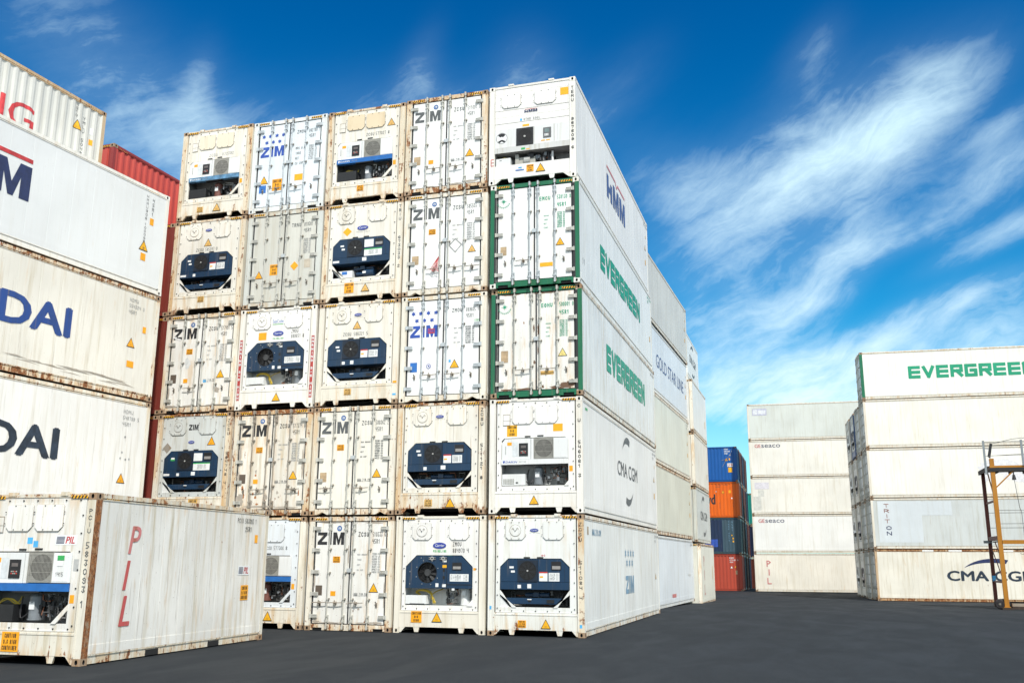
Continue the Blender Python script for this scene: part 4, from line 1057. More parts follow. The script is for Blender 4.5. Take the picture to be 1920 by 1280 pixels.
def evmarks(own, num, low): return [lambda r_: compass(r_, -.86, 2.42, .10, M_tgrn).__class__ and None,
     T('f', own, .14, 2.34, .44, 2.45, M_tgrn, d=D, w=.16), T('f', num, .625, 2.34, 1.0, 2.455, M_tgrn, d=D, w=.16), T('f', '45R1', .625, 2.13, .88, 2.24, M_tgrn, d=D, w=.16),
     T('f', 'GROSS', .26, 1.88, .40, 1.92, M_tgrn, d=D), T('f', 'TARE', .26, 1.77, .37, 1.81, M_tgrn, d=D), T('f', 'NET', .26, 1.66, .34, 1.70, M_tgrn, d=D), T('f', 'CUBE', .26, 1.55, .37, 1.59, M_tgrn, d=D), SP('f', .63, 1.53, .84, 1.98, 9, M_tgrn, 31, y=.02)]
def put_compass(r_):
    n0 = set(r_.children); compass(r_, -.86, 2.42, .10, M_tgrn)
    for o in set(r_.children) - n0: o.location = (0, .020, 0)
main(5, 3, 'lower green-framed container, brown dirt along its door bottoms, EVERGREEN on its side', tone='cool', wear=.62, ff=green_fr, pn=(paint('dripped_cool_panel', COOL, .62, .75), paint('dripped_cool_frame', (.72, .72, .66), .8, .9)), end='doors', uk=dict(ev, door=chipped, bar=M_bar), 
     marks=evmarks('EGHU', '500001 0', 1)[1:] + [put_compass, TR('f', .70, 1.13, .22, basic('faded_sign_yellow', (.80, .66, .22), .5), d=D), ST('f', 'approval_plate', -.95, .93, -.76, 1.24, M_tan, d=D), ST('f', 'service_label', .08, .56, .46, .66, M_yel3, d=D),
       patches([(.80, .27, .24, .07), (.93, .33, .12, .10), (.55, .22, .2, .05), (.14, .26, .08, .05), (-.30, .21, .3, .03), (-.8, .205, .2, .025), (-.06, 1.8, .025, .1), (.06, 1.75, .03, .16), (.05, 1.2, .02, .12), (-.05, .9, .03, .06), (-.7, 2.74, .3, .02), (.3, 2.735, .4, .018)], paint('brown_dirt', (.17, .10, .065), .6, .6, .9, edge=False)),
       T('r', 'EVERGREEN', 3.15, 1.22, 9.85, 2.01, M_tgrn, 's', w=.27, gap=.10)] + sidecode(12.192, ['EGHU 500001']))
main(5, 4, 'upper, cleaner green-framed container with EVERGREEN on its side', tone='cool', wear=.25, ff=green_fr, end='doors', uk=dict(ev, bar=M_barw, handles={-1: [-.30], 1: []}),
     marks=evmarks('EMCU', '538130 8', 1)[1:] + [put_compass, TR('f', .70, 1.16, .22, d=D), ST('f', 'approval_plate', -.94, .90, -.77, 1.14, M_tan, d=D), ST('f', 'service_label', .15, .50, .50, .61, M_yel, d=D),
       T('r', 'EVERGREEN', 2.70, 1.19, 9.50, 1.92, M_tgrn, 's', w=.27, gap=.10), T('r', '1 1', .4, .62, .62, .8, M_tblk)] + sidecode(12.192, ['EMCU 538130', '45R1'], M_tgrn) + [ST('r', 'caution_label', 11.6, 1.0, 11.75, 1.2, M_yel3)])
main(5, 5, 'clean folded-panel reefer with square black fan, top right of the central stack', tone='white', wear=.10, end='folded',
     marks=[T('f', 'HMM', -.215, 2.02, .15, 2.10, M_tnav, 'p', d=-.004), lambda r_: (lambda mb: (mb.box(-.20, .14, .004, .006, 2.112, 2.122, M_tred), mb.build('red_stripe', r_)))(MB()), T('f', 'STAR COOL', -.24, 1.79, .24, 1.865, M_tfad, d=-.004, w=.2), ST('f', 'placard', -.34, 1.79, -.28, 1.86, M_cy, d=-.004),
       ST('f', 'service_label', .80, 2.40, 1.03, 2.62, M_yel, d=-.004), orange_caution(-.15, .28, .05, .48), TR('f', .24, .37, .25), ST('f', 'placard', -.46, .34, -.22, .37, M_bst), ST('f', 'placard', -.38, .41, -.28, .44, M_cy), ST('f', 'placard', .84, .66, .98, .70, M_comp, d=-.44),
       T('f', 'E', -1.17, .55, -1.08, .75, M_tred, d=.004, w=.1)]
     + postcode('TEMU', '967609 6', ztop=2.62) + [T('r', 'HMM', 4.22, 1.05, 7.30, 1.82, M_tpur, 'p'),
       lambda r_: (lambda mb: (mb.add([place('r', a, b, .006) for a, b in ((4.24, 2.02), (5.62, 2.02), (5.85, 1.86), (6.05, 2.02), (7.28, 2.02), (7.28, 2.10), (6.02, 2.10), (5.85, 1.95), (5.65, 2.10), (4.24, 2.10))], [tuple(range(10))], M_tpink), mb.build('red_stripe', r_)))(MB())]
     + sidecode(12.192, ['TEMU 967609']) + sidesmall(12.192))
# column 4
main(4, 1, 'white ground-level reefer with round-fan navy unit, second from the right in the central stack', tone='white', wear=.22, fr=pal('cream', .22)[1], end='round', uk=dict(seed=4),
     marks=[lambda r_: oval_logo(r_, -.016, 2.15, .36, .15), T('f', 'PRIMELINE', -.19, 1.98, .17, 2.04, M_gst, d=-.010, w=.2), code('ZMOU', .34, 2.13, .57, 2.24, M_tblk), code('884970', .34, 1.97, .66, 2.08, M_tblk), code('4', .72, 1.97, .77, 2.08, M_tblk),
            orange_caution(-.745, .26, -.455, .535), TR('f', -.05, .40, .25), ST('f', 'placard', .22, 1.83, .34, 1.90, M_gst, d=.016), ST('f', 'placard', .9, 1.54, .96, 1.60, M_yel2, d=-.010), ST('f', 'placard', .08, 1.6, .20, 1.67, M_yel, d=.008)])
main(4, 2, 'rust-streaked navy-unit reefer in the second tier, just left of the white-unit reefer', tone='cream', wear=.72, rusty=(-1,), end='old', uk=dict(v=2, seed=21),
     marks=[lambda r_: oval_logo(r_, -.03, 2.52, .22, .08, 'Carrier', 'TRANSICOLD'), lowlabel(-.30, .29, M_yel3), TR('f', .30, .29, .25)] + postcode('ZCSU', '511121 8'))
main(4, 3, 'white container with blue stars and blue ZIM doors beside the lower green-framed one', tone='white', wear=.30, end='doors', fr=pal('cream', .30)[1], uk=dict(door=door_white, bar=M_barw, hingem=M_barw, notch='v', handles={-1: [-.37], 1: [.28]}),
     marks=zimstar('889605 4', M_tblu) + [ST('f', 'red_label', -.44, 1.85, -.25, 1.98, M_tred, ['EDR'], M_tblu, d=D + .002), ST('f', 'approval_plate', -.93, .81, -.73, 1.07, M_bst, d=D), TR('f', .33, .99, .24, d=D), ST('f', 'placard', .17, 1.03, .23, 1.10, M_cy, d=D),
       T('f', 'GLOBAL', .88, 2.10, 1.02, 2.17, M_gst, d=D), SP('f', .63, 1.50, .88, 1.99, 8, M_tgry, 41, y=.02)] + [T('f', w_, .30, 1.93 - i*.13, .30 + .03*len(w_), 1.97 - i*.13, M_tfad, d=D, w=.2) for i, w_ in enumerate(('MAX GROSS', 'TARE', 'NET', 'CU CAP'))]
       + [lambda r_: (lambda mb: (mb.disc(-.40, .95, -D, .068, M_oval, 16), mb.disc(-.40, .95, -D - .001, .052, M_wst, 16), mb.add([(-.43, -D-.002, .96), (-.38, -D-.002, .99), (-.37, -D-.002, .91)], [(0,1,2)], M_oval), mb.build('round_emblem', r_)))(MB())])
def rope(r_):
    mb = MB(); rn = random.Random(2)
    for i in range(7): mb.tube([(-.14, -.07, 1.04), (-.18 - .02*i, -.065, .85 - rn.random()*.05), (-.16 - .04*i, -.06, .70 - rn.random()*.08)], .006, M_tred, 4)
    mb.tube([(-.38, -.06, .70), (-.3, -.07, .63), (-.2, -.07, .66), (-.14, -.07, .62)], .007, M_tred, 4); mb.build('rope', r_)
main(4, 4, 'white ZIM container with red rope tied to its left door', tone='white', wear=.40, end='doors', fr=pal('cream', .45)[1], uk=dict(door=door_white, bar=M_bar, hingem=M_bar, notch='v', handles={-1: [-.30], 1: [.30, .80]}),
     marks=zim('585503 5', tm=M_tgry, brown=M_tan, url=False, orange2=False, tri=False) + [TR('f', .78, 1.22, .22, M_yel3, d=D), rope,
       lambda r_: (lambda mb: (mb.add([(.10, -D, 1.35), (.30, -D, 1.13), (.50, -D, 1.35), (.30, -D, 1.55), (.14, -D, 1.35), (.30, -D, 1.17), (.46, -D, 1.35), (.30, -D, 1.51)], [(0,1,5,4), (1,2,6,5), (2,3,7,6), (3,0,4,7)], M_tfad), mb.build('placard_holder', r_)))(MB())])
main(4, 5, 'white ZIM container in the top tier beside the folded-panel reefer', tone='white', wear=.55, rusty=(-1,), end='doors', fr=pal('cream', .80)[1], uk=dict(door=door_white, bar=M_bar, hingem=M_bar),
     marks=zim('511091 0', tm=M_tgry, brown=M_tan, orange1=False) + [patches([(.75, .235, .3, .035), (.3, .21, .2, .025), (-.5, .2, .2, .02)], M_bare)])
# column 3
main(3, 1, 'white ZIM doors with black lettering at ground level of the central stack', tone='cream', wear=.62, end='doors', uk=dict(door=chipped, bar=M_bar, hingem=M_bar, handles={-1: [-.82, -.36], 1: [.22]}),
     marks=zim('510333 6') + [patches([(x, z, a, b) for x, z, a, b in ((-.9, .22, .14, .03), (-.5, .2, .3, .02), (.4, .205, .2, .025), (.8, .22, .2, .03), (.3, .55, .04, .03), (.15, .5, .03, .03), (.55, .6, .02, .02), (-1.0, 1.3, .025, .3), (1.0, .9, .02, .35), (-.05, 1.9, .02, .3), (-.6, 2.735, .35, .02), (.7, 2.73, .3, .025))], M_bare)])
main(3, 2, 'cream ZIM doors in the second tier, just right of the badly peeling doors', tone='cream', wear=.60, end='doors', uk=dict(door=door_cream, bar=M_bar, hingem=M_bar, notch='v', handles={-1: [-.75], 1: [.27]}),
     marks=zim('586062 2', tm=M_tgry, brown=M_tan, orange2=False, tiny=M_tgry))
main(3, 3, 'white navy-unit reefer in the third tier, just right of the WARNING strips', tone='cream', wear=.45, end='old', uk=dict(v=2, seed=33),
     marks=[lambda r_: oval_logo(r_, -.03, 2.52, .22, .08, 'Carrier', 'TRANSICOLD'), TR('f', -.05, 2.23, .24, M_yel3, d=-.010), code('ZCSU', -.46, 1.93, -.22, 2.03), code('586321', -.14, 1.93, .18, 2.03), code('5', .24, 1.93, .29, 2.03), lowlabel(-.25, .37, M_yel3), ST('f', 'placard', 1.08, .55, 1.19, .61, M_yel2), ST('f', 'placard', 1.08, .22, 1.18, .27, M_cy)])
main(3, 4, 'cream navy-unit reefer with an orange diamond, fourth tier of the central stack', tone='cream', wear=.50, rusty=(-1,), end='old', uk=dict(v=1, seed=34),
     marks=[lambda r_: oval_logo(r_, .0, 2.13, .34, .13, 'Carrier', 'TRANSICOLD'), ST('f', 'diamond_placard', -.62, 1.92, -.34, 2.18, M_yel, d=-.010, diamond=True), orange_caution(-.49, .24, -.20, .53), TR('f', .15, .37, .24, M_yel3)] + postcode('TRIU', '673033 2', mt=M_tgry))
main(3, 5, 'rusty-edged reefer with blue DAIKIN band and tan covers, top tier in the middle column', tone='cream', wear=.62, rusty=(-1, 1), end='white', uk=dict(band=M_band, seed=7, box='dark', cover=paint('tan_cover_paint', (.72, .60, .42), .1, .3, edge=False)),
     marks=[TR('f', .78, 2.36, .24, M_yel3, d=-.010), code('ZCSU', .0, 2.0, .25, 2.10), code('577027', .30, 2.0, .62, 2.10), code('8', .68, 2.0, .73, 2.10), lowlabel(-.12, .42, M_yel2)])
# column 2
main(2, 1, 'ground-level reefer with blue band on its unit, partly hidden behind the PIL container', tone='cream', wear=.60, end='white', pn=(pal('bluew', .25)[0], pal('cream', .62)[1]), uk=dict(band=M_band, seed=12, comp=M_compr, brand=False, box='dark'),
     marks=[code('ZCSU', .0, 2.03, .22, 2.13), code('577366', .28, 2.03, .58, 2.13), code('8', .64, 2.03, .69, 2.13), TR('f', .22, .33, .25), ST('f', 'placard', .88, 2.5, .96, 2.58, basic('sticker_faint', (.6, .63, .66), .5), d=-.010)])
main(2, 2, 'badly peeling rusty ZIM doors in the second tier', tone='old', wear=1.0, end='doors', uk=dict(door=door_worn, bar=M_galr, hingem=M_bar, handles={-1: [-.36], 1: [.72]}),
     marks=zim('517374 0', brown=M_brn) + [patches([(-.98, 1.7, .05, .35), (-.95, 2.5, .09, .14), (-.98, 1.0, .06, .25), (-.90, .45, .12, .2), (-.6, .5, .05, .2), (-.55, .35, .07, .1), (.06, .35, .05, .12), (-.1, .5, .06, .08), (-.3, .65, .05, .05), (.25, .62, .04, .05), (.3, .5, .03, .03), (-.05, 1.7, .04, .25), (.98, 1.4, .04, .5), (-.3, .25, .5, .03), (.5, .22, .4, .03), (-.45, 1.2, .03, .06)], M_bare),
       patches([(-.84, .75, .04, .08), (-.79, .55, .03, .1), (-.5, .6, .03, .05), (-.42, .5, .04, .04), (-.36, .32, .05, .03), (-.45, 1.1, .03, .04), (.9, .6, .02, .1)], paint('bright_rust', (.42, .16, .05), .8, .5, edge=False), seed=9)])
main(2, 3, 'white round-fan reefer flanked by two red WARNING strips, third tier', tone='white', wear=.15, end='round', uk=dict(seed=7), fr=pal('white', .25)[1],
     marks=[lambda r_: oval_logo(r_, .03, 2.15, .34, .14), T('f', 'SeaCube', -.17, 2.46, .17, 2.56, M_bst, 'b', d=-.010), ST('f', 'green_stripe', -.17, 2.41, .17, 2.43, M_gst, d=-.010), T('f', 'PRIMELINE', -.14, 1.98, .20, 2.03, M_gst, d=-.010, w=.2),
       ST('f', 'service_label', -.60, 1.98, -.35, 2.20, M_yel2, d=-.010), code('ZMOU', .44, 2.13, .66, 2.24, M_tblk), code('888651', .44, 1.99, .74, 2.10, M_tblk), code('8', .80, 1.99, .85, 2.10, M_tblk), TR('f', .08, .33, .24)]
       + [x for sx in (-1, 1) for x in (ST('f', 'warning_strip', sx*1.14 - .045, .27, sx*1.14 + .045, 2.02, paint('warning_strip_red', (.42, .05, .045), .1, .3, edge=False), d=.003), T('f', 'WARNING 9-6 HIGH', sx*1.14 - .03, .30, sx*1.14 + .03, 1.99, M_twht, 'v', d=.005, w=.2))])
main(2, 4, 'plain greyish container doors without company name, orange diamond on the right door', tone='lgrey', wear=.50, end='doors', uk=dict(door=door_grey, bar=M_bar, hingem=M_bar),
     marks=[T('f', 'TRNU', .22, 2.36, .52, 2.475, M_tgry, d=D), T('f', '819381 9', .625, 2.36, 1.0, 2.475, M_tgry, d=D), T('f', '45R1', .625, 2.18, .86, 2.29, M_tgry, d=D), SP('f', .63, 1.52, .86, 1.98, 8, M_tfad, 77, y=.02), TR('f', -.77, 1.0, .24, M_yel2, d=D),
       orange_caution(-.42, .96, -.14, 1.28, D), ST('f', 'diamond_placard', .24, 1.05, .50, 1.32, M_yel2, d=D, diamond=True), ST('f', 'approval_plate', .68, 1.10, .88, 1.36, basic('plate_beige', (.52, .46, .37), .6), d=D), T('f', 'C', .17, .92, .23, 1.0, M_tfad, d=D)])
main(2, 5, 'pale blue-white container with blue stars and blue ZIM doors in the top tier', tone='bluew', wear=.25, end='doors', uk=dict(door=door_blue, bar=M_barw, hingem=M_barw),
     marks=zimstar('882788 1', M_tblu) + [TR('f', -.79, 1.03, .26, d=D), ST('f', 'approval_plate', -.93, .62, -.70, .86, M_bst, d=D), orange_caution(-.50, .66, -.18, 1.02, D), ST('f', 'service_label', .23, .90, .50, 1.10, M_yel, d=D), SP('f', .66, 1.50, .92, 1.98, 8, M_tfad, 51, y=.02)]
     + [T('f', w_, .22, 1.88 - i*.16, .22 + .045*len(w_), 1.96 - i*.16, M_tgry, d=D) for i, w_ in enumerate(('MAX G.W', 'TARE', 'NET', 'CU CAP'))])
# column 1
main(1, 1, 'ground-level reefer wholly hidden behind the PIL container', tone='cream', wear=.6, end=None)
main(1, 2, 'grimy navy-unit reefer with black ZIM between its two covers', tone='ygrey', wear=.80, rusty=(1,), end='old', uk=dict(v=3, seed=41), pn=(pal('lgrey', .7)[0], pal('cream', .8)[1]),
     marks=[T('f', 'ZIM', -.17, 2.42, .14, 2.58, M_tblk, 'p', d=-.010), lambda r_: oval_logo(r_, -.05, 2.08, .20, .08, 'Carrier'), TR('f', .60, 2.10, .25, M_yel2, d=-.010), ST('f', 'diamond_placard', -.99, 1.78, -.70, 2.08, M_galr, d=-.010, diamond=True), ST('f', 'placard', -.68, 1.56, -.54, 1.63, M_gst, d=.013), T('f', 'CAUTION HIGH', -.70, .35, -.10, .45, M_tgry), ST('f', 'caution_label', .0, .28, .30, .48, M_yel3, ['CAUTION', '9-6 HIGH'])]
     + postcode('ZCSU', '584748 4'))
main(1, 3, 'white ZIM doors with damaged Z, third tier at the left end', tone='cream', wear=.62, end='doors', uk=dict(door=chipped, bar=M_bar, hingem=M_bar, handles={-1: [-.28], 1: []}),
     marks=zim('517491 5') + [patches([(-.92, 2.24, .08, .03), (-.82, 2.19, .10, .025), (-.74, 2.17, .05, .02)], M_wst, seed=3), lambda r_: [setattr(o, 'location', (0, -.004, 0)) for o in r_.children if o.name.startswith('paint_loss')], patches([(-.42, 1.45, .13, .16)], basic('overpaint_grey', (.62, .64, .64), .5), name='touched_up_spot'), patches([(.62, .62, .10, .10)], M_bare, name='scuff', seed=8), ST('f', 'placard', .15, .86, .25, .93, M_cy, d=D + .002),
       patches([(-.9, .21, .2, .025), (-.3, .2, .2, .02), (.6, .2, .4, .02), (-.98, .6, .03, .2), (.5, 2.73, .4, .02), (-.6, 2.73, .3, .02)], M_bare, seed=6)])
main(1, 4, 'rust-streaked reefer with navy unit and faded triangle, fourth tier at the left end', tone='cream', wear=.60, rusty=(-1, 1), end='old', uk=dict(v=2, seed=14),
     marks=[lambda r_: oval_logo(r_, -.03, 2.55, .22, .08, 'Carrier'), TR('f', -.03, 2.17, .25, M_yel3, d=-.010), code('ZCSU', -.42, 1.90, -.16, 2.0), code('585287', -.10, 1.90, .20, 2.0), code('0', .26, 1.90, .31, 2.0), lowlabel(-.12, .42, M_yel3)])
main(1, 5, 'cream reefer with dark compressor bay, top left corner of the central stack', tone='cream', wear=.55, rusty=(-1, 1), end='white', uk=dict(band=basic('unit_blue_band_worn', (.10, .24, .40), .5, noise=.4), seed=6, comp=M_compr, box='dark', cover=paint('cream_cover_paint', (.74, .68, .54), .1, .3, edge=False)),
     marks=[code('ZCBU', -.25, 1.98, .05, 2.08, M_tfad), code('972392', .20, 1.98, .60, 2.08, M_tfad), lowlabel(-.42, .30, M_yel3), TR('f', .16, .33, .26, M_yel3)])

# dark red dry containers just left of the central stack
MAROON = (paint('maroon_panel_paint', (.20, .035, .025), .15, .3), paint('maroon_frame_paint', (.17, .030, .022), .35, .3))
REDP = (paint('red_panel_paint', (.52, .075, .055), .05, .3), paint('red_frame_paint', (.28, .038, .034), .15, .3))
tn = ['ground-level', 'second', 'third', 'fourth', 'fifth']
for t in range(1, 5):
    container('dry_container', f'dark maroon container seen as a strip left of the central stack, {tn[t-1]} tier', 'container', 'maroon containers left of the central stack', (-12.53 + .03*(t % 2), .03), 90, (t - 1) * HH, side='corr', pn=MAROON)
def swirl(r_):
    mb = MB(); n = 12
    for k, (cx, cz, r0, r1, a0, a1) in enumerate(((5.9, 1.0, .55, .85, 60, 250), (6.3, .9, .3, .5, 90, 270))):
        vs = []
        for i in range(n + 1):
            a = R(a0 + (a1 - a0) * i / n); vs += [place('r', cx + r0*math.cos(a), cz + r0*math.sin(a), .006 + .001*k), place('r', cx + r1*math.cos(a), cz + r1*math.sin(a), .006 + .001*k)]
        mb.add(vs, [(2*i, 2*i+1, 2*i+3, 2*i+2) for i in range(n)], M_twht)
    drape(mb.build('swirl_emblem', r_), 12.192)
for t in range(1, 6):
    container('dry_container', 'bright red corrugated container high behind the top white HMM one' if t == 5 else f'container hidden under the bright red one, {tn[t-1]} tier', 'container', None if t == 5 else 'containers hidden under the red one', (-15.04, -.02), 88, (t - 1) * HH, side='corr', pn=REDP,
              marks=[swirl, lambda r_: side_hazard(r_, 'r', .22, .62, 2.896)] if t == 5 else None)
# two stacks on the left, seen along their long sides
def leftc(px, py, deg, t, label, group, **k):
    a = R(deg); L = 12.192
    return container(k.pop('name', 'shipping_container'), label, 'container', group, (px + L * math.cos(a), py + L * math.sin(a)), deg + 180, (t - 1) * HH, **k)
LP = (-11.34, -1.85, -95.45); Ls = 12.192
GL_ = 'white containers stacked at the left edge'
def LS(a): return Ls - a
M_tdnv = basic('lettering_dark_slate', (.02, .035, .06), .5, noise=.4)
def hyundai(mt, a):
    # only the last letters reach the picture
    return [T('r', 'HYUNDAI', LS(a + 5.75), 1.10, LS(a), 1.86, mt, 'b', w=.07)]
leftc(*LP, 1, 'white container at the foot of the left-edge stack, hidden by the PIL container', GL_, tone='cream', wear=.5)
leftc(*LP, 2, 'white HYUNDAI container with dark slate lettering, directly above the PIL container', GL_, tone='cream', wear=.42, pn=(pal('white', .35)[0], pal('cream', .5)[1]),
      marks=hyundai(M_tdnv, 2.86) + [T('r', 'HDMU', LS(.93), 2.50, LS(.60), 2.60, M_tfad), T('r', '548789 5', LS(.93), 2.34, LS(.38), 2.44, M_tfad), T('r', '45R1', LS(.93), 2.18, LS(.64), 2.28, M_tfad), TR('r', LS(.82), .85, .26, M_yel2)]
      + [lambda r_: (lambda mb: ([mb.add([place('r', LS(a) + .03*math.cos(R(t)), z + .03*math.sin(R(t)), .005) for t in range(0, 360, 45)], [tuple(range(8))], M_tfad) for a, z in ((.8, 1.9), (.86, 1.5), (.9, 1.35), (.72, 1.33), (.6, 1.35))], mb.build('scuff', r_)))(MB()), lambda r_: side_hazard(r_, 'r', LS(.62), LS(.25), 2.896)])
leftc(*LP, 3, 'white HYUNDAI container with royal blue lettering and brown scrapes along its lower rail', GL_, tone='cream', wear=.60, pn=(pal('cream', .5)[0], pal('cream', .75)[1]),
      marks=hyundai(M_thyu, 2.88) + [T('r', 'HDMU', LS(1.09), 2.52, LS(.78), 2.62, M_tfad), T('r', '554324 0', LS(1.09), 2.36, LS(.55), 2.46, M_tfad), T('r', '45R1', LS(1.09), 2.20, LS(.80), 2.30, M_tfad), TR('r', LS(.92), 1.44, .26, M_yel2), ST('r', 'caution_label', LS(1.0), .78, LS(.76), .95, M_yel2), ST('r', 'placard', LS(.55), 1.78, LS(.43), 1.95, M_yel2), lambda r_: side_hazard(r_, 'r', LS(.62), LS(.25), 2.896),
       lambda r_: (lambda mb, rn: ([mb.add([place('r', LS(a), z, .004 + .0002*i), place('r', LS(a - .5 - rn.random()*.5), z - rn.random()*.04, .004 + .0002*i), place('r', LS(a - .4), z + .02, .004 + .0002*i)], [(0,1,2)], M_bare) for i, (a, z) in enumerate([(1.2 + rn.random()*5, .26 + rn.random()*.16) for _ in range(26)])], mb.build('scuff', r_)))(MB(), random.Random(8))])
leftc(*LP, 4, 'clean white HMM container with navy lettering under a red stripe at the left edge', GL_, tone='white', wear=.08, pn=(paint('pale_grey_side', (.72, .74, .745), .05, .12), pal('white', .12)[1]),
      marks=[T('r', 'HMM', LS(7.70), 1.12, LS(4.50), 1.96, M_tnav, 'p'), lambda r_: (lambda mb: (mb.add([place('r', a, b, .006) for a, b in ((LS(7.7), 2.06), (LS(6.4), 2.06), (LS(6.1), 1.90), (LS(5.8), 2.06), (LS(4.5), 2.06), (LS(4.5), 2.16), (LS(5.85), 2.16), (LS(6.1), 2.02), (LS(6.35), 2.16), (LS(7.7), 2.16))], [tuple(range(10))], M_tred), mb.build('red_stripe', r_)))(MB()),
       T('r', '45R1', LS(.62), 2.12, LS(.55), 2.62, M_tgry, 'v'), T('r', 'HMMU906', LS(.84), 1.95, LS(.77), 2.66, M_tgry, 'v'), T('r', '100065 2', LS(.84), 1.10, LS(.77), 1.85, M_tgry, 'v'), ST('r', 'placard', LS(.66), 1.86, LS(.52), 2.05, M_yel2), TR('r', LS(.80), 1.22, .30), ST('r', 'caution_label', LS(.88), .80, LS(.70), 1.0, M_yel2), lambda r_: side_hazard(r_, 'r', LS(.82), LS(.45), 2.896)])
NP = (-13.86, -1.81, -94.2)
GREYC = (paint('pale_corrugated_paint', (.60, .60, .56), .08, .35), paint('tan_frame_paint', (.52, .40, .26), .75, .5))
for t in range(1, 6):
    leftc(*NP, t, 'pale grey corrugated container with red lettering, highest at the left edge' if t == 5 else f'container hidden under the pale grey corrugated one, {tn[t-1]} tier', None if t == 5 else 'containers hidden under the grey one', name='dry_container', side='corr', pn=GREYC, tone='grey',
          marks=[DR(T('r', 'YANG MING', LS(9.6), 1.12, LS(2.42), 1.88, M_tred, 'b', w=.012), Ls), DR(T('r', '4510', LS(1.08), 2.32, LS(1.01), 2.72, M_tgry, 'v'), Ls), DR(T('r', 'YMLU 504802', LS(.80), 1.0, LS(.72), 2.42, M_tgry, 'v'), Ls), DR(TR('r', LS(1.0), 2.10, .30), Ls), DR(ST('r', 'placard', LS(.52), 1.68, LS(.40), 1.85, M_yel2), Ls), DR(ST('r', 'placard', LS(.52), 2.0, LS(.42), 2.2, M_wst), Ls), lambda r_: side_hazard(r_, 'r', LS(.60), LS(.20), 2.896)] if t == 5 else None)

# the short PIL reefer standing in front
def pil_pockets(r_):
    mb = MB()
    for a, b in ((1.78, 2.18), (3.86, 4.28)):
        mb.box(1.12, 1.2085, a, b, .018, .125, M_dark)
    mb.build('fork_pocket', r_)
def stripes_logo(pl, s0, z0, s1, z1, d=.005):
    def q(r_):
        o = sticker(r_, pl, 'company_label', s0, z0, s1, z1, M_wst, d=d); mb = MB(); k = (s1 - s0); h = z1 - z0
        for i in range(6):
            zz = z0 + h * (.14 + .125 * i); sh = .03 * k * (zz - z0) / h
            mb.add([place(pl, a, b, d + .0015) for a, b in ((s0 + .05*k + sh, zz), (s0 + .42*k + sh, zz), (s0 + .42*k + sh, zz + h*.075), (s0 + .05*k + sh, zz + h*.075))], [(0,1,2,3)], M_tnav)
        mb.build('stripe_emblem', o)
        lettering(o, pl, 'PIL', s0 + .48*k, z0 + .15*h, s0 + .90*k, z1 - .15*h, M_tred, 'b', d=d + .002, shear=.2, w=.04)
    return q
def pilbig(pl, s0, s1, zs, mt):
    q = []
    for ch, (a, b), m_ in zip('PIL', zs, mt):
        hh = b - a
        if ch == 'P': 
            def f_(r_, a=a, b=b, m_=m_):
                lettering(r_, pl, 'P', s0 + .07, a, s1 + .01, b, m_, 'b', shear=.16, w=.02)
            q.append(f_)
        elif ch == 'I': q.append(T(pl, 'I', s0 - .0, a, s0 + .085, b, m_, 'p', shear=.16))
        else: q.append(T(pl, 'L', s0 - .02, a, s1 - .06, b, m_, 'b', shear=.16, w=.03))
    return q
container('shipping_container', 'short rust-edged white PIL reefer standing alone on the ground in the left foreground', 'container', None, (-6.6, -9.14), 92, 0, L=6.058, end='white', tone='white', wear=.70, siderust=M_drust,
          pn=(paint('pil_side_paint', (.78, .77, .73), .60, 1.0), paint('pil_frame_paint', (.72, .69, .60), .85, .9)), uk=dict(band=M_band, seed=13, comp=M_comp, box='dark', brand=False),
          marks=pilbig('r', .93, 1.27, [(1.86, 2.36), (1.22, 1.74), (.59, 1.12)], (M_tpink, M_tred2, M_tred2)) + [pil_pockets, T('r', 'PCIU 583093 1', 4.70, 2.56, 5.50, 2.67, M_tgry), T('r', '25R1', 5.04, 2.38, 5.32, 2.49, M_tgry), stripes_logo('r', 4.84, 1.44, 5.32, 1.64), ST('r', 'caution_label', 5.0, .90, 5.32, 1.22, M_yel2, ['CAUTION', '9.6 HIGH', 'CONTAINER']),
             ST('r', 'placard', 5.47, 2.14, 5.60, 2.32, M_yel2), lambda r_: side_hazard(r_, 'r', .25, .62, 2.896), lambda r_: side_hazard(r_, 'r', 5.45, 5.80, 2.896), stripes_logo('f', .45, 2.0, .90, 2.17, -.010), ST('f', 'placard', -.13, 2.02, -.02, 2.13, M_cy, d=-.010), ST('f', 'placard', .0, 1.96, .10, 2.07, M_cy, d=-.010),
             ST('f', 'placard', .56, 1.74, .70, 1.82, M_gst, d=.016), ST('f', 'placard', .56, 1.64, .68, 1.73, M_wst, d=.016), T('f', '1415', .55, 1.47, .70, 1.54, M_tgry, d=.016), ST('f', 'caution_label', -.42, .20, -.06, .53, M_yel2, ['CAUTION', '9.6 HIGH', 'CONTAINER']), ST('f', 'data_plate', .88, 1.56, .98, 1.76, basic('plate_grey', (.45, .46, .45), .5), d=-.010)]
             + [T('f', 'PCIU', 1.10, 2.20, 1.17, 2.62, M_tgry, 'v', d=.004), T('f', '583093', 1.10, 1.20, 1.17, 2.05, M_tgry, 'v', d=.004), T('f', '1', 1.10, .95, 1.17, 1.07, M_tgry, 'v', d=.004)])

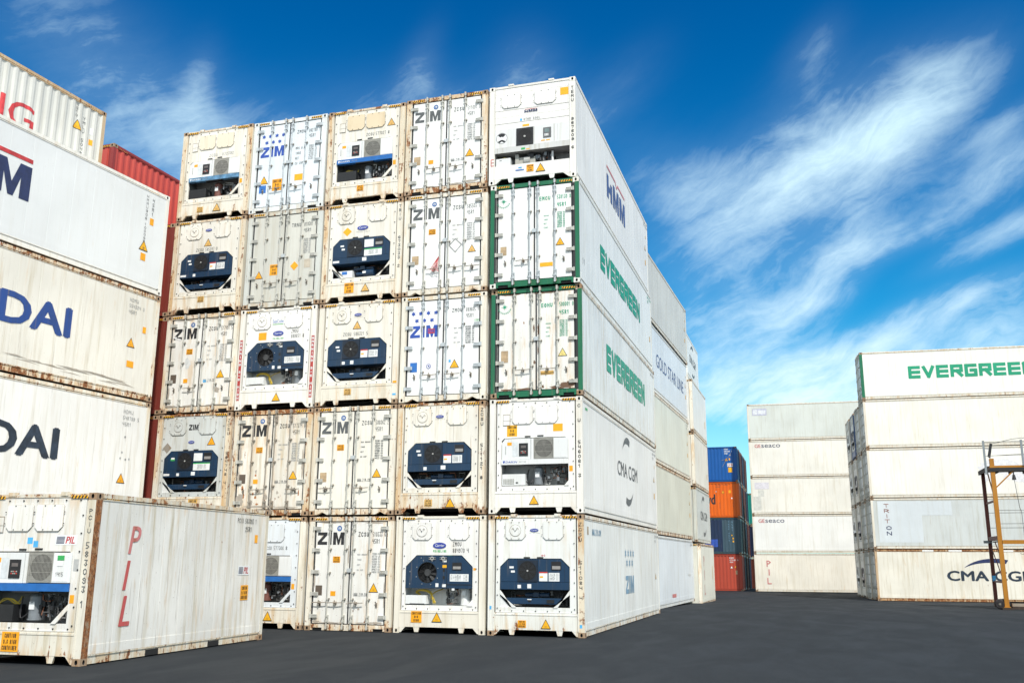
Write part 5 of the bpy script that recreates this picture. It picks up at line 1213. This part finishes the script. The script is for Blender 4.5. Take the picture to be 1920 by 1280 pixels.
# second and third rows behind the right-hand column
def row2(t, label, **k): return container('shipping_container', label, 'container', 'white containers in the row behind the central stack', (-.668 + k.pop('dx', 0), 13.30), 87.96, (t - 1) * HH - .058, **k)
row2(1, 'bluish-grey container at ground level in the row behind the central stack', tone='bluew', wear=.35, marks=sidecode(12.192, ['HDMU 5487']) + [ST('r', 'placard', 5.9, .35, 6.9, .5, M_tpink), T('r', 'HMM', 10.3, 1.2, 11.2, 1.35, M_wst, 'p')])
row2(2, 'cream container with dark grime on its lower rail, second tier of the row behind', tone='ygrey', wear=.60, pn=(paint('cream_green_panel', (.66, .66, .56), .35, .5), pal('cream', .7)[1]), marks=sidesmall(12.192))
row2(3, 'cream container under the GOLD STAR LINE one, third tier of the row behind', tone='ygrey', wear=.42, pn=(paint('cream_green_panel2', (.69, .70, .61), .25, .45), pal('cream', .5)[1]), marks=sidecode(12.192, ['TRIU 883', '45R1']) + sidesmall(12.192))
row2(4, 'white container lettered GOLD STAR LINE, fourth tier of the row behind', tone='bluew', wear=.15, fr=pal('white', .25)[1], marks=[T('r', 'GOLD STAR LINE', 3.66, 1.21, 10.9, 1.80, M_tpur, 'b', w=.0), lambda r_: (lambda mb: (mb.add([place('r', a, b, .006) for a, b in ((1.6, 1.0), (2.6, 1.0), (2.6, 1.5), (2.2, 1.9), (1.6, 1.9))], [tuple(range(5))], M_tpur), mb.build('sail_emblem', r_)))(MB())] + sidesmall(12.192))
row2(5, 'dull beige container overhanging the GOLD STAR LINE one, top tier of the row behind', tone='ygrey', wear=.35, dx=.06, pn=(paint('beige_panel', (.62, .61, .56), .12, .45), pal('old', .4)[1]), marks=sidecode(12.192, ['45R1']) + sidesmall(12.192))
def row3(t, label, **k):
    zz = [-.30, 2.77, 5.52, 8.27][t - 1]
    return container('shipping_container', label, 'container', 'short containers at the far end of the central row', (.0 + (.12 if t == 1 else 0), 25.66), 89.4, zz, L=6.058, H=3.0 if t == 1 else 2.70, **k)
row3(1, 'short white ground-level container at the far end of the central row', tone='cream', wear=.45, pn=(paint('cream_far_panel', (.72, .72, .64), .2, .4), pal('cream', .7)[1]), marks=[T('r', 'PIL', 1.1, .5, 1.4, 2.4, M_tpink, 'v', w=.2)] + [ST('r', 'placard', 5.0, 1.2, 5.15, 1.9, M_yel3)])
row3(2, 'short grey container with CMA CGM crescents, second tier at the far end', tone='grey', wear=.40, marks=[T('r', 'CMA CGM', 1.6, 1.15, 4.6, 1.6, M_tgry, 'b', w=.018), lambda r_: cma_arcs(r_, 'r', 3.1, 1.37, 2.2, 2.1, M_tgry), lambda r_: None])
row3(3, 'short cream container with rust at its near post, third tier at the far end', tone='cream', wear=.65, marks=[ST('r', 'placard', 5.2, .7, 5.4, 1.0, M_yel3)])
row3(4, 'short pale container without large lettering, fourth tier at the far end', tone='cool', wear=.35, fr=pal('cream', .6)[1], marks=[ST('r', 'placard', 5.2, .8, 5.4, 1.2, M_yel3)])
for t in range(1, 7):
    container('shipping_container', 'white container with CMA CGM crescents, topmost at the far end of the central row' if t == 6 else f'container hidden behind the far end of the central row, {(tn + ["sixth"])[t-1]} tier', 'container', None if t == 6 else 'containers hidden behind the far end of the central row', (-.996, 32.70), 89.93, -.30 + (t - 1) * 2.574, L=6.058, H=2.57, tone='cool' if t == 6 else 'cream', wear=.3,
              marks=[T('r', 'CMA CGM', 1.3, 1.05, 4.6, 1.55, M_tgry, 'b', w=.018), lambda r_: cma_arcs(r_, 'r', 2.95, 1.3, 2.6, 2.0, M_tgry)] if t == 6 else None)

# dry containers beyond
def PCX(nm, c, w=.3): return (paint(nm + '_panel_paint', c, w * .6, w), paint(nm + '_frame_paint', tuple(x * .9 for x in c), w * 1.3, w))
BLU = PCX('blue', (.006, .09, .33), .15); ORA = PCX('orange', (.70, .125, .008), .4); DKB = PCX('slate_blue', (.045, .085, .115), .4); TER = PCX('terracotta', (.42, .065, .038), .25); DRK = PCX('dark_red', (.10, .028, .02), .4); NAV = PCX('dark_navy', (.015, .025, .06), .3); TEAL = PCX('teal', (.02, .28, .24), .2)
def far(x, y, t, label, pn, group, marks=None, L=6.058, h=2.9, z0=-.42, **k):
    return container('dry_container', label, 'container', group, (x - L, y), 0, z0 + (t - 1) * h, L=L, H=h - .03, side='corr', pn=pn, marks=marks, **k)
L6 = 6.058
def fl(*mk): return [DR(m_, L6) for m_ in mk]
GF = 'coloured dry containers between the two blocks'
def bl(a): return L6 + a
far(-.02, 57.6, 4, 'bright blue container on top of the coloured stack', BLU, GF, fl(T('r', 'MSKU', bl(-1.02), 2.60, bl(-.70), 2.72, M_twht, w=.2), T('r', '885092 3', bl(-1.02), 2.42, bl(-.40), 2.54, M_twht, w=.2), T('r', '45G1', bl(-1.02), 2.24, bl(-.70), 2.36, M_twht, w=.2), ST('r', 'placard', bl(-.80), 1.22, bl(-.35), 1.50, M_wst, ['LFG'], M_red), ST('r', 'placard', bl(-.75), .75, bl(-.42), 1.16, M_yel), TR('r', bl(-.86), 1.82, .26), ST('r', 'placard', bl(-.66), 1.74, bl(-.56), 1.92, M_yel), T('r', 'V', bl(-.62), 2.1, bl(-.48), 2.22, M_twht, w=.2))
    + [lambda r_: (lambda mb: (mb.tube([place('r', bl(-1.25), 1.75, .02), place('r', bl(-.8), 1.85, .02), place('r', bl(-.45), 2.35, .02)], .015, M_galr), mb.tube([place('r', bl(-.85), 1.8, .02), place('r', bl(-1.2), 1.2, .02)], .015, M_galr), mb.build('scuff', r_)))(MB())])
far(.03, 57.62, 3, 'bright orange container with a black letter d, third tier of the coloured stack', ORA, GF, fl(T('r', 'Hapag-Lloyd', bl(-5.7), .80, bl(-1.93), 1.90, M_tblk, 'b', w=.03), T('r', 'HLXU 400', bl(-1.9), 2.60, bl(-.9), 2.68, M_brn, w=.2), T('r', '4500', bl(-1.9), 2.45, bl(-1.5), 2.52, M_brn, w=.2), TR('r', bl(-1.30), 2.08, .24), ST('r', 'placard', bl(-.84), 1.98, bl(-.66), 2.20, M_yel), ST('r', 'placard', bl(-.66), 1.5, bl(-.56), 1.6, M_wst), TR('r', bl(-1.85), 2.12, .10, M_wst))
    + [lambda r_: (lambda mb, rn: ([mb.box(1.2 - .03, 1.19, bl(-2.3 + i*.35), bl(-2.27 + i*.35), .5 + rn.random()*.4, 1.1 + rn.random()*.3, M_tbrn) for i in range(6)], mb.build('rust_run', r_)))(MB(), random.Random(1))])
far(.0, 57.6, 2, 'slate blue container with a paler end, second tier of the coloured stack', DKB, GF, fl(ST('r', 'overpainted_area', bl(-4.6), .2, bl(-1.45), 2.70, paint('slate_dark_area', (.014, .030, .075), .2, .3, edge=False)), ST('r', 'overpainted_area', bl(-3.0), .55, bl(-1.85), 1.15, M_tblu, d=.009), T('r', 'TGHU 4510', bl(-.98), 1.0, bl(-.90), 2.6, M_tltb, 'v'), T('r', '45G1', bl(-.70), 1.8, bl(-.62), 2.6, M_tltb, 'v'), TR('r', bl(-.62), 1.25, .18), TR('r', bl(-.70), 1.5, .16), ST('r', 'placard', bl(-.66), .92, bl(-.56), 1.05, M_yel)))
far(.02, 57.6, 1, 'terracotta red container at the foot of the coloured stack', TER, GF, fl(T('r', 'HJCU', bl(-1.0), 2.52, bl(-.68), 2.64, M_twht, w=.2), T('r', '877225 8', bl(-1.0), 2.36, bl(-.32), 2.46, M_twht, w=.2), T('r', '45G1', bl(-1.0), 2.2, bl(-.7), 2.3, M_twht, w=.2), TR('r', bl(-.86), 1.86, .2, M_wst), TR('r', bl(-.55), 1.9, .16), ST('r', 'placard', bl(-.56), 1.3, bl(-.40), 1.6, M_tan)))
backs = [DRK, NAV, DRK, NAV]
for i, (dy, nt_) in enumerate(((2.56, 4), (5.12, 4), (7.68, 4), (10.3, 3))):
    for t in range(1, nt_ + 1):
        pn_ = TEAL if (i == 3 and t == 3) else backs[(i + t) % 4]
        far(.02 + .05 * i + (.25 if i == 3 else 0), 57.6 + dy, t, f'dark {["red","navy"][(i+t)%2]} container in the gap, {tn[t-1]} tier, {["one","two","three","four"][i]} behind the coloured stack' if pn_ is not TEAL else 'teal container glimpsed deep in the gap behind the coloured stack', pn_, 'dark containers behind the coloured stack', z0=-.42 - (.08 if t else 0) * i)

# the two white blocks on the right, long sides facing us
def wide(ox, oy, deg, z0, t, label, group, **k): return container('shipping_container', label, 'container', group, (ox, oy), deg, z0 + (t - 1) * HH, **k)
SE = (1.093, 55.4, 2.02, -.373); GS = 'white containers in the far middle block'
far_cream = paint('far_cream_panel', (.78, .76, .69), .22, .40); far_frame = paint('far_cream_frame', (.74, .70, .61), .50, .6)  # cream is the own paint colour of these far panels and frames
wide(*SE, 1, 'cream container with red vertical PIL, foot of the far middle block', GS, pn=(paint('pil_cream_panel', (.77, .73, .64), .30, .45), far_frame), marks=[T('r', 'PIL', .90, .56, 1.22, 2.34, M_tpink, 'v', w=.16)])
def ge(z0): return [T('r', 'GE', .46, z0, .92, z0 + .27, M_tred, 'b', w=.015), T('r', 'seaco', .98, z0, 2.42, z0 + .24, M_tnav, 'b', w=.0)]
wide(*SE, 2, 'white GEseaco container in the second tier of the far middle block', GS, pn=(paint('sea_white_panel', (.80, .80, .77), .1, .3), far_frame), marks=ge(2.30))
wide(*SE, 3, 'cream nameless container with patched left end, middle tier of far middle block', GS, pn=(far_cream, far_frame), marks=[ST('r', 'overpainted_area', .05 + .1, .3, .75, 1.4, basic('overpaint_pale', (.60, .60, .55), .6), d=.003), ST('r', 'overpainted_area', .55, 1.4, 1.0, 1.9, basic('overpaint_pale', (.60, .60, .55), .6), d=.0034), ST('r', 'ghost_label', .30, 1.98, 1.40, 2.50, basic('ghost_lilac', (.66, .64, .68), .6))])
wide(*SE, 4, 'cream GEseaco container in the fourth tier of the far middle block', GS, pn=(far_cream, far_frame), marks=ge(2.32))
wide(*SE, 5, 'pale grey container on top of the far middle block', GS, pn=(paint('pale_grey_panel', (.60, .63, .59), .15, .35), far_frame), marks=[ST('r', 'ghost_label', .40, 1.98, 1.52, 2.52, basic('ghost_violet', (.45, .46, .58), .6)), ST('r', 'ghost_label', .46, 2.04, .80, 2.46, basic('ghost_pale', (.66, .68, .72), .6), d=.0065), ST('r', 'ghost_label', .84, 2.08, 1.44, 2.40, basic('ghost_pale', (.66, .68, .72), .6), d=.0065)])
EG = (8.873, 37.409, 2.99, -.317); GE_ = 'white containers in the right-hand block'
dmk = lambda door=door_white, **k: dict(dict(door=door, bar=M_bar, hingem=M_bar), **k)
wide(*EG, 1, 'rusty-edged cream CMA CGM container at the foot of the right-hand block', GE_, pn=(paint('cgm_cream_panel', (.76, .73, .64), .45, .65), paint('cgm_rusty_frame', (.55, .42, .28), 1.1, .7)), end='doors', uk=dmk(), marks=[T('r', 'CMA CGM', 3.80, 1.15, 8.45, 1.72, M_tdnv, 'b', w=.07), lambda r_: cma_arcs(r_, 'r', 6.35, 1.20, 3.9, 2.40, M_tnav, both=False),
     lambda r_: (lambda mb: ([mb.box(1.15, 1.2235, a, b, 2.785, 2.87, M_wst) for a, b in ((2.6, 3.2), (4.0, 4.7), (6.6, 7.4))], mb.build('repaired_rail_patch', r_)))(MB())])
wide(*EG, 2, 'grey container with vertical TRITON lettering in the right-hand block', GE_, pn=(paint('triton_grey_panel', (.56, .59, .58), .15, .5), far_frame), end='doors', uk=dmk(), marks=[T('r', 'TRIT', .70, 1.46, .98, 2.57, M_tbrn, 'v', w=.16), T('r', 'ON', .76, .76, 1.04, 1.30, M_tnav, 'v', w=.18), ST('r', 'overpainted_area', .35, .36, 2.75, 2.72, paint('triton_overpaint', (.60, .645, .67), .05, .2, edge=False), d=.0025), ST('r', 'overpainted_area', 2.75, 1.9, 4.4, 2.70, paint('triton_overpaint', (.60, .645, .67), .05, .2, edge=False), d=.0025)])
wide(*EG, 3, 'blank white container behind the top platform of the steel tower', GE_, pn=(paint('blank_white_panel', (.80, .78, .72), .12, .3), far_frame), end='doors', uk=dmk(), marks=[patches_side([(7.2, 1.7, 1.2, .5), (8.4, 1.2, 1.1, .5), (6.4, 1.3, .4, .5)])] if 'patches_side' in globals() else [])
wide(*EG, 4, 'blank white container directly under the EVERGREEN one', GE_, pn=(paint('blank_white_panel2', (.79, .77, .69), .22, .35), far_frame), end='doors', uk=dmk())
wide(*EG, 5, 'white EVERGREEN container with a green end post, top of the right-hand block', GE_, pn=(paint('eg_white_panel', (.80, .80, .75), .2, .35), pal('cream', .4)[1]), end='doors', uk=dmk(), marks=[T('r', 'EVERGREEN', 2.70, 1.16, 9.66, 1.93, M_tgrn, 's', w=.25, gap=.12), lambda r_: (lambda mb: (mb.box(1.2225, 1.1, -.002, .165, .12, 2.77, green_fr), mb.build('corner_post', r_)))(MB())])
for i in range(1, 4):
    for t in range(1, 5):
        a = R(EG[2]); dx = -.05 * i
        ox = EG[0] - math.sin(a) * 2.55 * i + dx * math.cos(a); oy = EG[1] + math.cos(a) * 2.55 * i + dx * math.sin(a)
        bluef = PCX('blue_door_frame', (.06, .12, .28), .3)[1]
        wide(ox, oy, EG[2], EG[3] - .02 * i, t, f'container edge-on behind the right-hand block, {tn[t-1]} tier, {["one","two","three"][i-1]} back', 'containers seen edge-on behind the right-hand block', pn=(pal('cream', .6)[0], bluef if (i == 2 and t == 4) else far_frame), end=['doors', 'old', 'white'][i - 1], uk=dmk() if i == 1 else dict(seed=i * 3 + t))

# ---------------------------------------------------------------- ground
def gz(y):
    if y < 14: return 0.
    if y < 37: return -.317 * (y - 14) / 23
    if y < 58: return -.317 - .103 * (y - 37) / 21
    return -.42 - .002 * (y - 58)
mb = MB(); xs = [-900, -200, -60, -20, 0, 20, 60, 200, 900]; ys = [-400, -60, -25, 0, 14, 20, 26, 32, 37, 45, 52, 58, 90, 200, 900]
asph = bpy.data.materials.new('asphalt'); asph.use_nodes = True; q = NG(asph.node_tree); Lk = asph.node_tree.links
b = asph.node_tree.nodes['Principled BSDF']; o_ = q.n('ShaderNodeTexCoord').outputs['Object']
big = q.noise(o_, .11, 5, .6, .4); midn = q.noise(q.vm('MULTIPLY', o_, (1., .35, 1.)), .9, 5, .6, .5); fine = q.noise(o_, 60, 3, .7); spk = q.noise(o_, 230, 2, .6)
c = q.mix(q.mr(big, .3, .7), (.0125, .0155, .019), (.0155, .019, .0235))
c = q.mix(q.m('MULTIPLY', q.mr(midn, .5, .72), .25), c, (.021, .025, .030))
c = q.mix(q.m('MULTIPLY', q.mr(midn, .46, .30), .35), c, (.010, .013, .017))
c = q.mix(q.m('MULTIPLY', q.mr(fine, .3, .75), .35), c, (.034, .039, .044))
c = q.mix(q.m('MULTIPLY', q.mr(spk, .62, .75), .4), c, (.06, .065, .07))
Lk.new(c, b.inputs['Base Color']); Lk.new(q.mr(midn, .3, .7, .95, .72), b.inputs['Roughness']); b.inputs['Specular IOR Level'].default_value = .15
bp = q.n('ShaderNodeBump'); bp.inputs['Strength'].default_value = .5; bp.inputs['Distance'].default_value = .008; Lk.new(fine, bp.inputs['Height']); Lk.new(bp.outputs[0], b.inputs['Normal'])
n = len(xs)
mb.add([(x, y, gz(y) - .004) for y in ys for x in xs], [(j*n+i, j*n+i+1, (j+1)*n+i+1, (j+1)*n+i) for j in range(len(ys)-1) for i in range(n-1)], asph)
go = mb.build('ground'); go['kind'] = 'structure'

# ---------------------------------------------------------------- steel access tower at the right edge
M_oy = paint('tower_yellow_paint', (.40, .17, .015), .65, .6, .5, edge=False)
M_rb = paint('tower_red_brown_paint', (.11, .022, .014), .4, .4, .5, edge=False)
M_gp = paint('tower_grey_paint', (.22, .25, .27), .3, .3, .5, edge=False)
M_deck = paint('deck_dark', (.04, .025, .018), .6, .5, .7, edge=False)
M_rubw = basic('tyre_rubber', (.045, .04, .042), .9, noise=.5)
def thing(name, label, cat, loc, rz=0, group=None):
    o = bpy.data.objects.new(name, None); C.objects.link(o); o.location = loc; o.rotation_euler = (0, 0, rz); o['label'] = label; o['category'] = cat
    if group: o['group'] = group
    return o
gy = gz(24)
tw = thing('access_tower', 'tall yellow and dark red steel access tower with platforms, cut by the right edge', 'access tower', (13.27, 23.9, gy), R(0))
def part(name, fn):
    mb = MB(); fn(mb); return mb.build(name, tw)
W2 = 5.2; Dp = 2.4; ZT = 6.14; ZM = 2.92
for nm, x, y, mt, zt, wd in (('yellow', 0, 0, M_oy, ZT + .35, .18), ('red', -.02, Dp, M_rb, ZT + .05, .15), ('y2', W2, 0, M_oy, ZT + .35, .18), ('r2', W2, Dp, M_rb, ZT + .05, .15)):
    part('leg', lambda mb: mb.box(x - wd/2, x + wd/2, y - .065, y + .065, .12, zt, mt))
part('platform', lambda mb: (mb.box(-.12, W2 + .2, -.05, Dp + .1, ZT - .05, ZT, M_deck), mb.box(-.12, W2 + .2, -.10, -.051, ZT - .06, ZT + .03, M_oy), mb.box(-.12, W2 + .2, -.095, -.051, ZT - .22, ZT - .062, M_blk), mb.box(-.2, -.121, -.1, Dp + .1, ZT - .17, ZT + .012, M_deck), [mb.box(-.1 + i*.6, -.14 + i*.6, -.05, Dp, ZT - .15, ZT - .051, M_deck) for i in range(9)]))
part('platform', lambda mb: (mb.box(.09, W2 - .09, -.06, Dp, ZM - .04, ZM, M_deck), mb.box(.09, W2 - .09, -.09, -.061, ZM - .15, ZM + .02, M_oy), mb.box(-.08, .08, .082, Dp - .082, ZM + .02, ZM + .20, M_rb), mb.box(-.30, .06, Dp - .1, Dp - .085, ZM - .08, ZM + .04, M_gp)))
for xx in (-.28, 1.25, 1.75, 3.2):
    part('rail_post', lambda mb: mb.box(xx - .045, xx + .045, -.14, -.101, ZT - .35 if xx < 0 else ZT + .016, ZT + 1.15, M_gp))
part('rail_post', lambda mb: mb.prism([(-.14, ZT + .45), (-.04, ZT + .36), (.10, ZT + 1.0), (.0, ZT + 1.04)], -.05, .03, M_blk))
part('guard_wire', lambda mb: (mb.tube([(-.28, -.12, ZT + 1.08), (W2, -.12, ZT + 1.10)], .012, M_steel), mb.tube([(-.28, -.12, ZT + .45), (1.2, -.12, ZT + .52), (W2, -.12, ZT + .60)], .010, M_steel), mb.tube([(.05, -.02, ZT + .48), (W2, -.12, ZT + .50)], .010, M_steel), mb.tube([(.05, 0, ZT + 1.0), (.9, 0, ZT + 1.2), (W2, 0, ZT + 1.55)], .012, M_steel), mb.tube([(-.28, -.1, ZT + .80), (0, -.02, ZT + .78)], .014, M_gp)))
part('guard_wire', lambda mb: [mb.tube([(-.02, yy, zz), (W2, yy, zz + .01)], .010, M_steel) for yy, zz in ((0, ZM + 1.30), (Dp, ZM + 1.30), (0, ZM + .72), (Dp, ZM + .62))])
part('rail_post', lambda mb: mb.box(1.36, 1.53, -.09, -.03, ZM + .48, ZM + 1.25, M_oy))
part('brace', lambda mb: (mb.tube([(.05, -.03, ZT - .95), (.95, -.03, ZT - .10)], .030, M_oy, 5), mb.tube([(-.05, .10, ZT - 1.15), (-.02, 1.2, ZT - .12)], .030, M_oy, 5), mb.tube([(.0, .1, ZM - .8), (.0, 1.2, ZM - .06)], .025, M_rb, 5)))
part('ladder', lambda mb: (mb.box(1.62, 1.66, 1.9, 1.94, .1, ZT, M_rb), mb.box(2.06, 2.10, 1.9, 1.94, .1, ZT, M_rb), [mb.box(1.661, 2.059, 1.905, 1.935, .4 + .3*i, .43 + .3*i, M_rb) for i in range(18)]))
part('cross_member', lambda mb: (mb.box(-.045, .025, .082, Dp - .082, 1.1, 1.18, M_rb), mb.box(-.045, .025, .082, Dp - .082, 4.6, 4.68, M_rb), mb.tube([(-.01, .1, 1.2), (-.01, Dp - .1, ZM - .2)], .022, M_rb, 5)))
part('floodlight', lambda mb: (mb.cyl((.83, -.02, ZT - .38), (.83, -.02, ZT - .18), .02, M_blk, 6), mb.cyl((.83, -.02, ZT - .60), (.83, -.02, ZT - .38), .09, M_blk, 12, r1=.05)))
part('floodlight', lambda mb: (mb.cyl((1.25, -.02, ZM - .32), (1.25, -.02, ZM - .16), .02, M_blk, 6), mb.cyl((1.25, -.02, ZM - .50), (1.25, -.02, ZM - .32), .10, M_blk, 12, r1=.05)))
part('cable', lambda mb: (mb.tube([(.80, -.03, ZT - .2), (.92, -.03, ZT - 1.8), (.98, -.03, ZM + 1.2), (.98, -.03, ZM + .3), (.96, -.03, ZM - .45), (.86, -.03, ZM - .60), (.74, -.03, ZM - .55)], .010, M_blk), mb.tube([(.2, -.03, ZM - .35), (.7, -.03, ZM - .42), (1.25, -.03, ZM - .22)], .009, M_blk)))
part('foot_plate', lambda mb: (mb.box(-.20, .20, -.16, .16, .0, .09, M_deck), mb.box(-.13, .13, -.12, .12, .09, .12, M_oy)))
part('base_beam', lambda mb: (mb.box(.20, W2, -.14, .14, .02, .14, M_deck), mb.box(.20, W2, -.10, .10, .142, .26, paint('base_beam_grime', (.30, .25, .20), .7, .7, edge=False)), mb.box(-.1, W2, Dp - .12, Dp + .12, .02, .26, M_deck)))
def wheel(mb):
    prof = [(-.17, .10), (-.17, .24), (-.12, .31), (.12, .31), (.17, .24), (.17, .10)]; N = 24; vs = []
    for i in range(N):
        a = 2*math.pi*i/N
        for p, rr in prof: vs.append((p, rr*math.cos(a), .31 + rr*math.sin(a)))
    m_ = len(prof); mb.add(vs, [(i*m_+j, i*m_+j+1, ((i+1) % N)*m_+j+1, ((i+1) % N)*m_+j) for i in range(N) for j in range(m_-1)], M_rubw)
    mb.cyl((-.15, 0, .31), (.15, 0, .31), .15, M_steel, 16); mb.cyl((-.19, 0, .31), (-.15, 0, .31), .05, M_galr, 8)
    for i in range(3): mb.ring(0, 0, 0, 0, 0, M_rubw, 3) if 0 else None
mb = MB(); wheel(mb); wo_ = mb.build('wheel', tw); wo_.scale = (.72,) * 3; wo_.location = (-.20, .15, 0); wo_.rotation_euler = (0, 0, R(62))
mb = MB(); wheel(mb); wo2 = mb.build('wheel', tw); wo2.scale = (.72,) * 3; wo2.location = (-.02, .45, 0); wo2.rotation_euler = (0, 0, R(62))
sticker(tw, 'f', 'placard', -.07, 1.15, .07, 1.40, M_cy).location = (-.02, Dp - .085, 0)
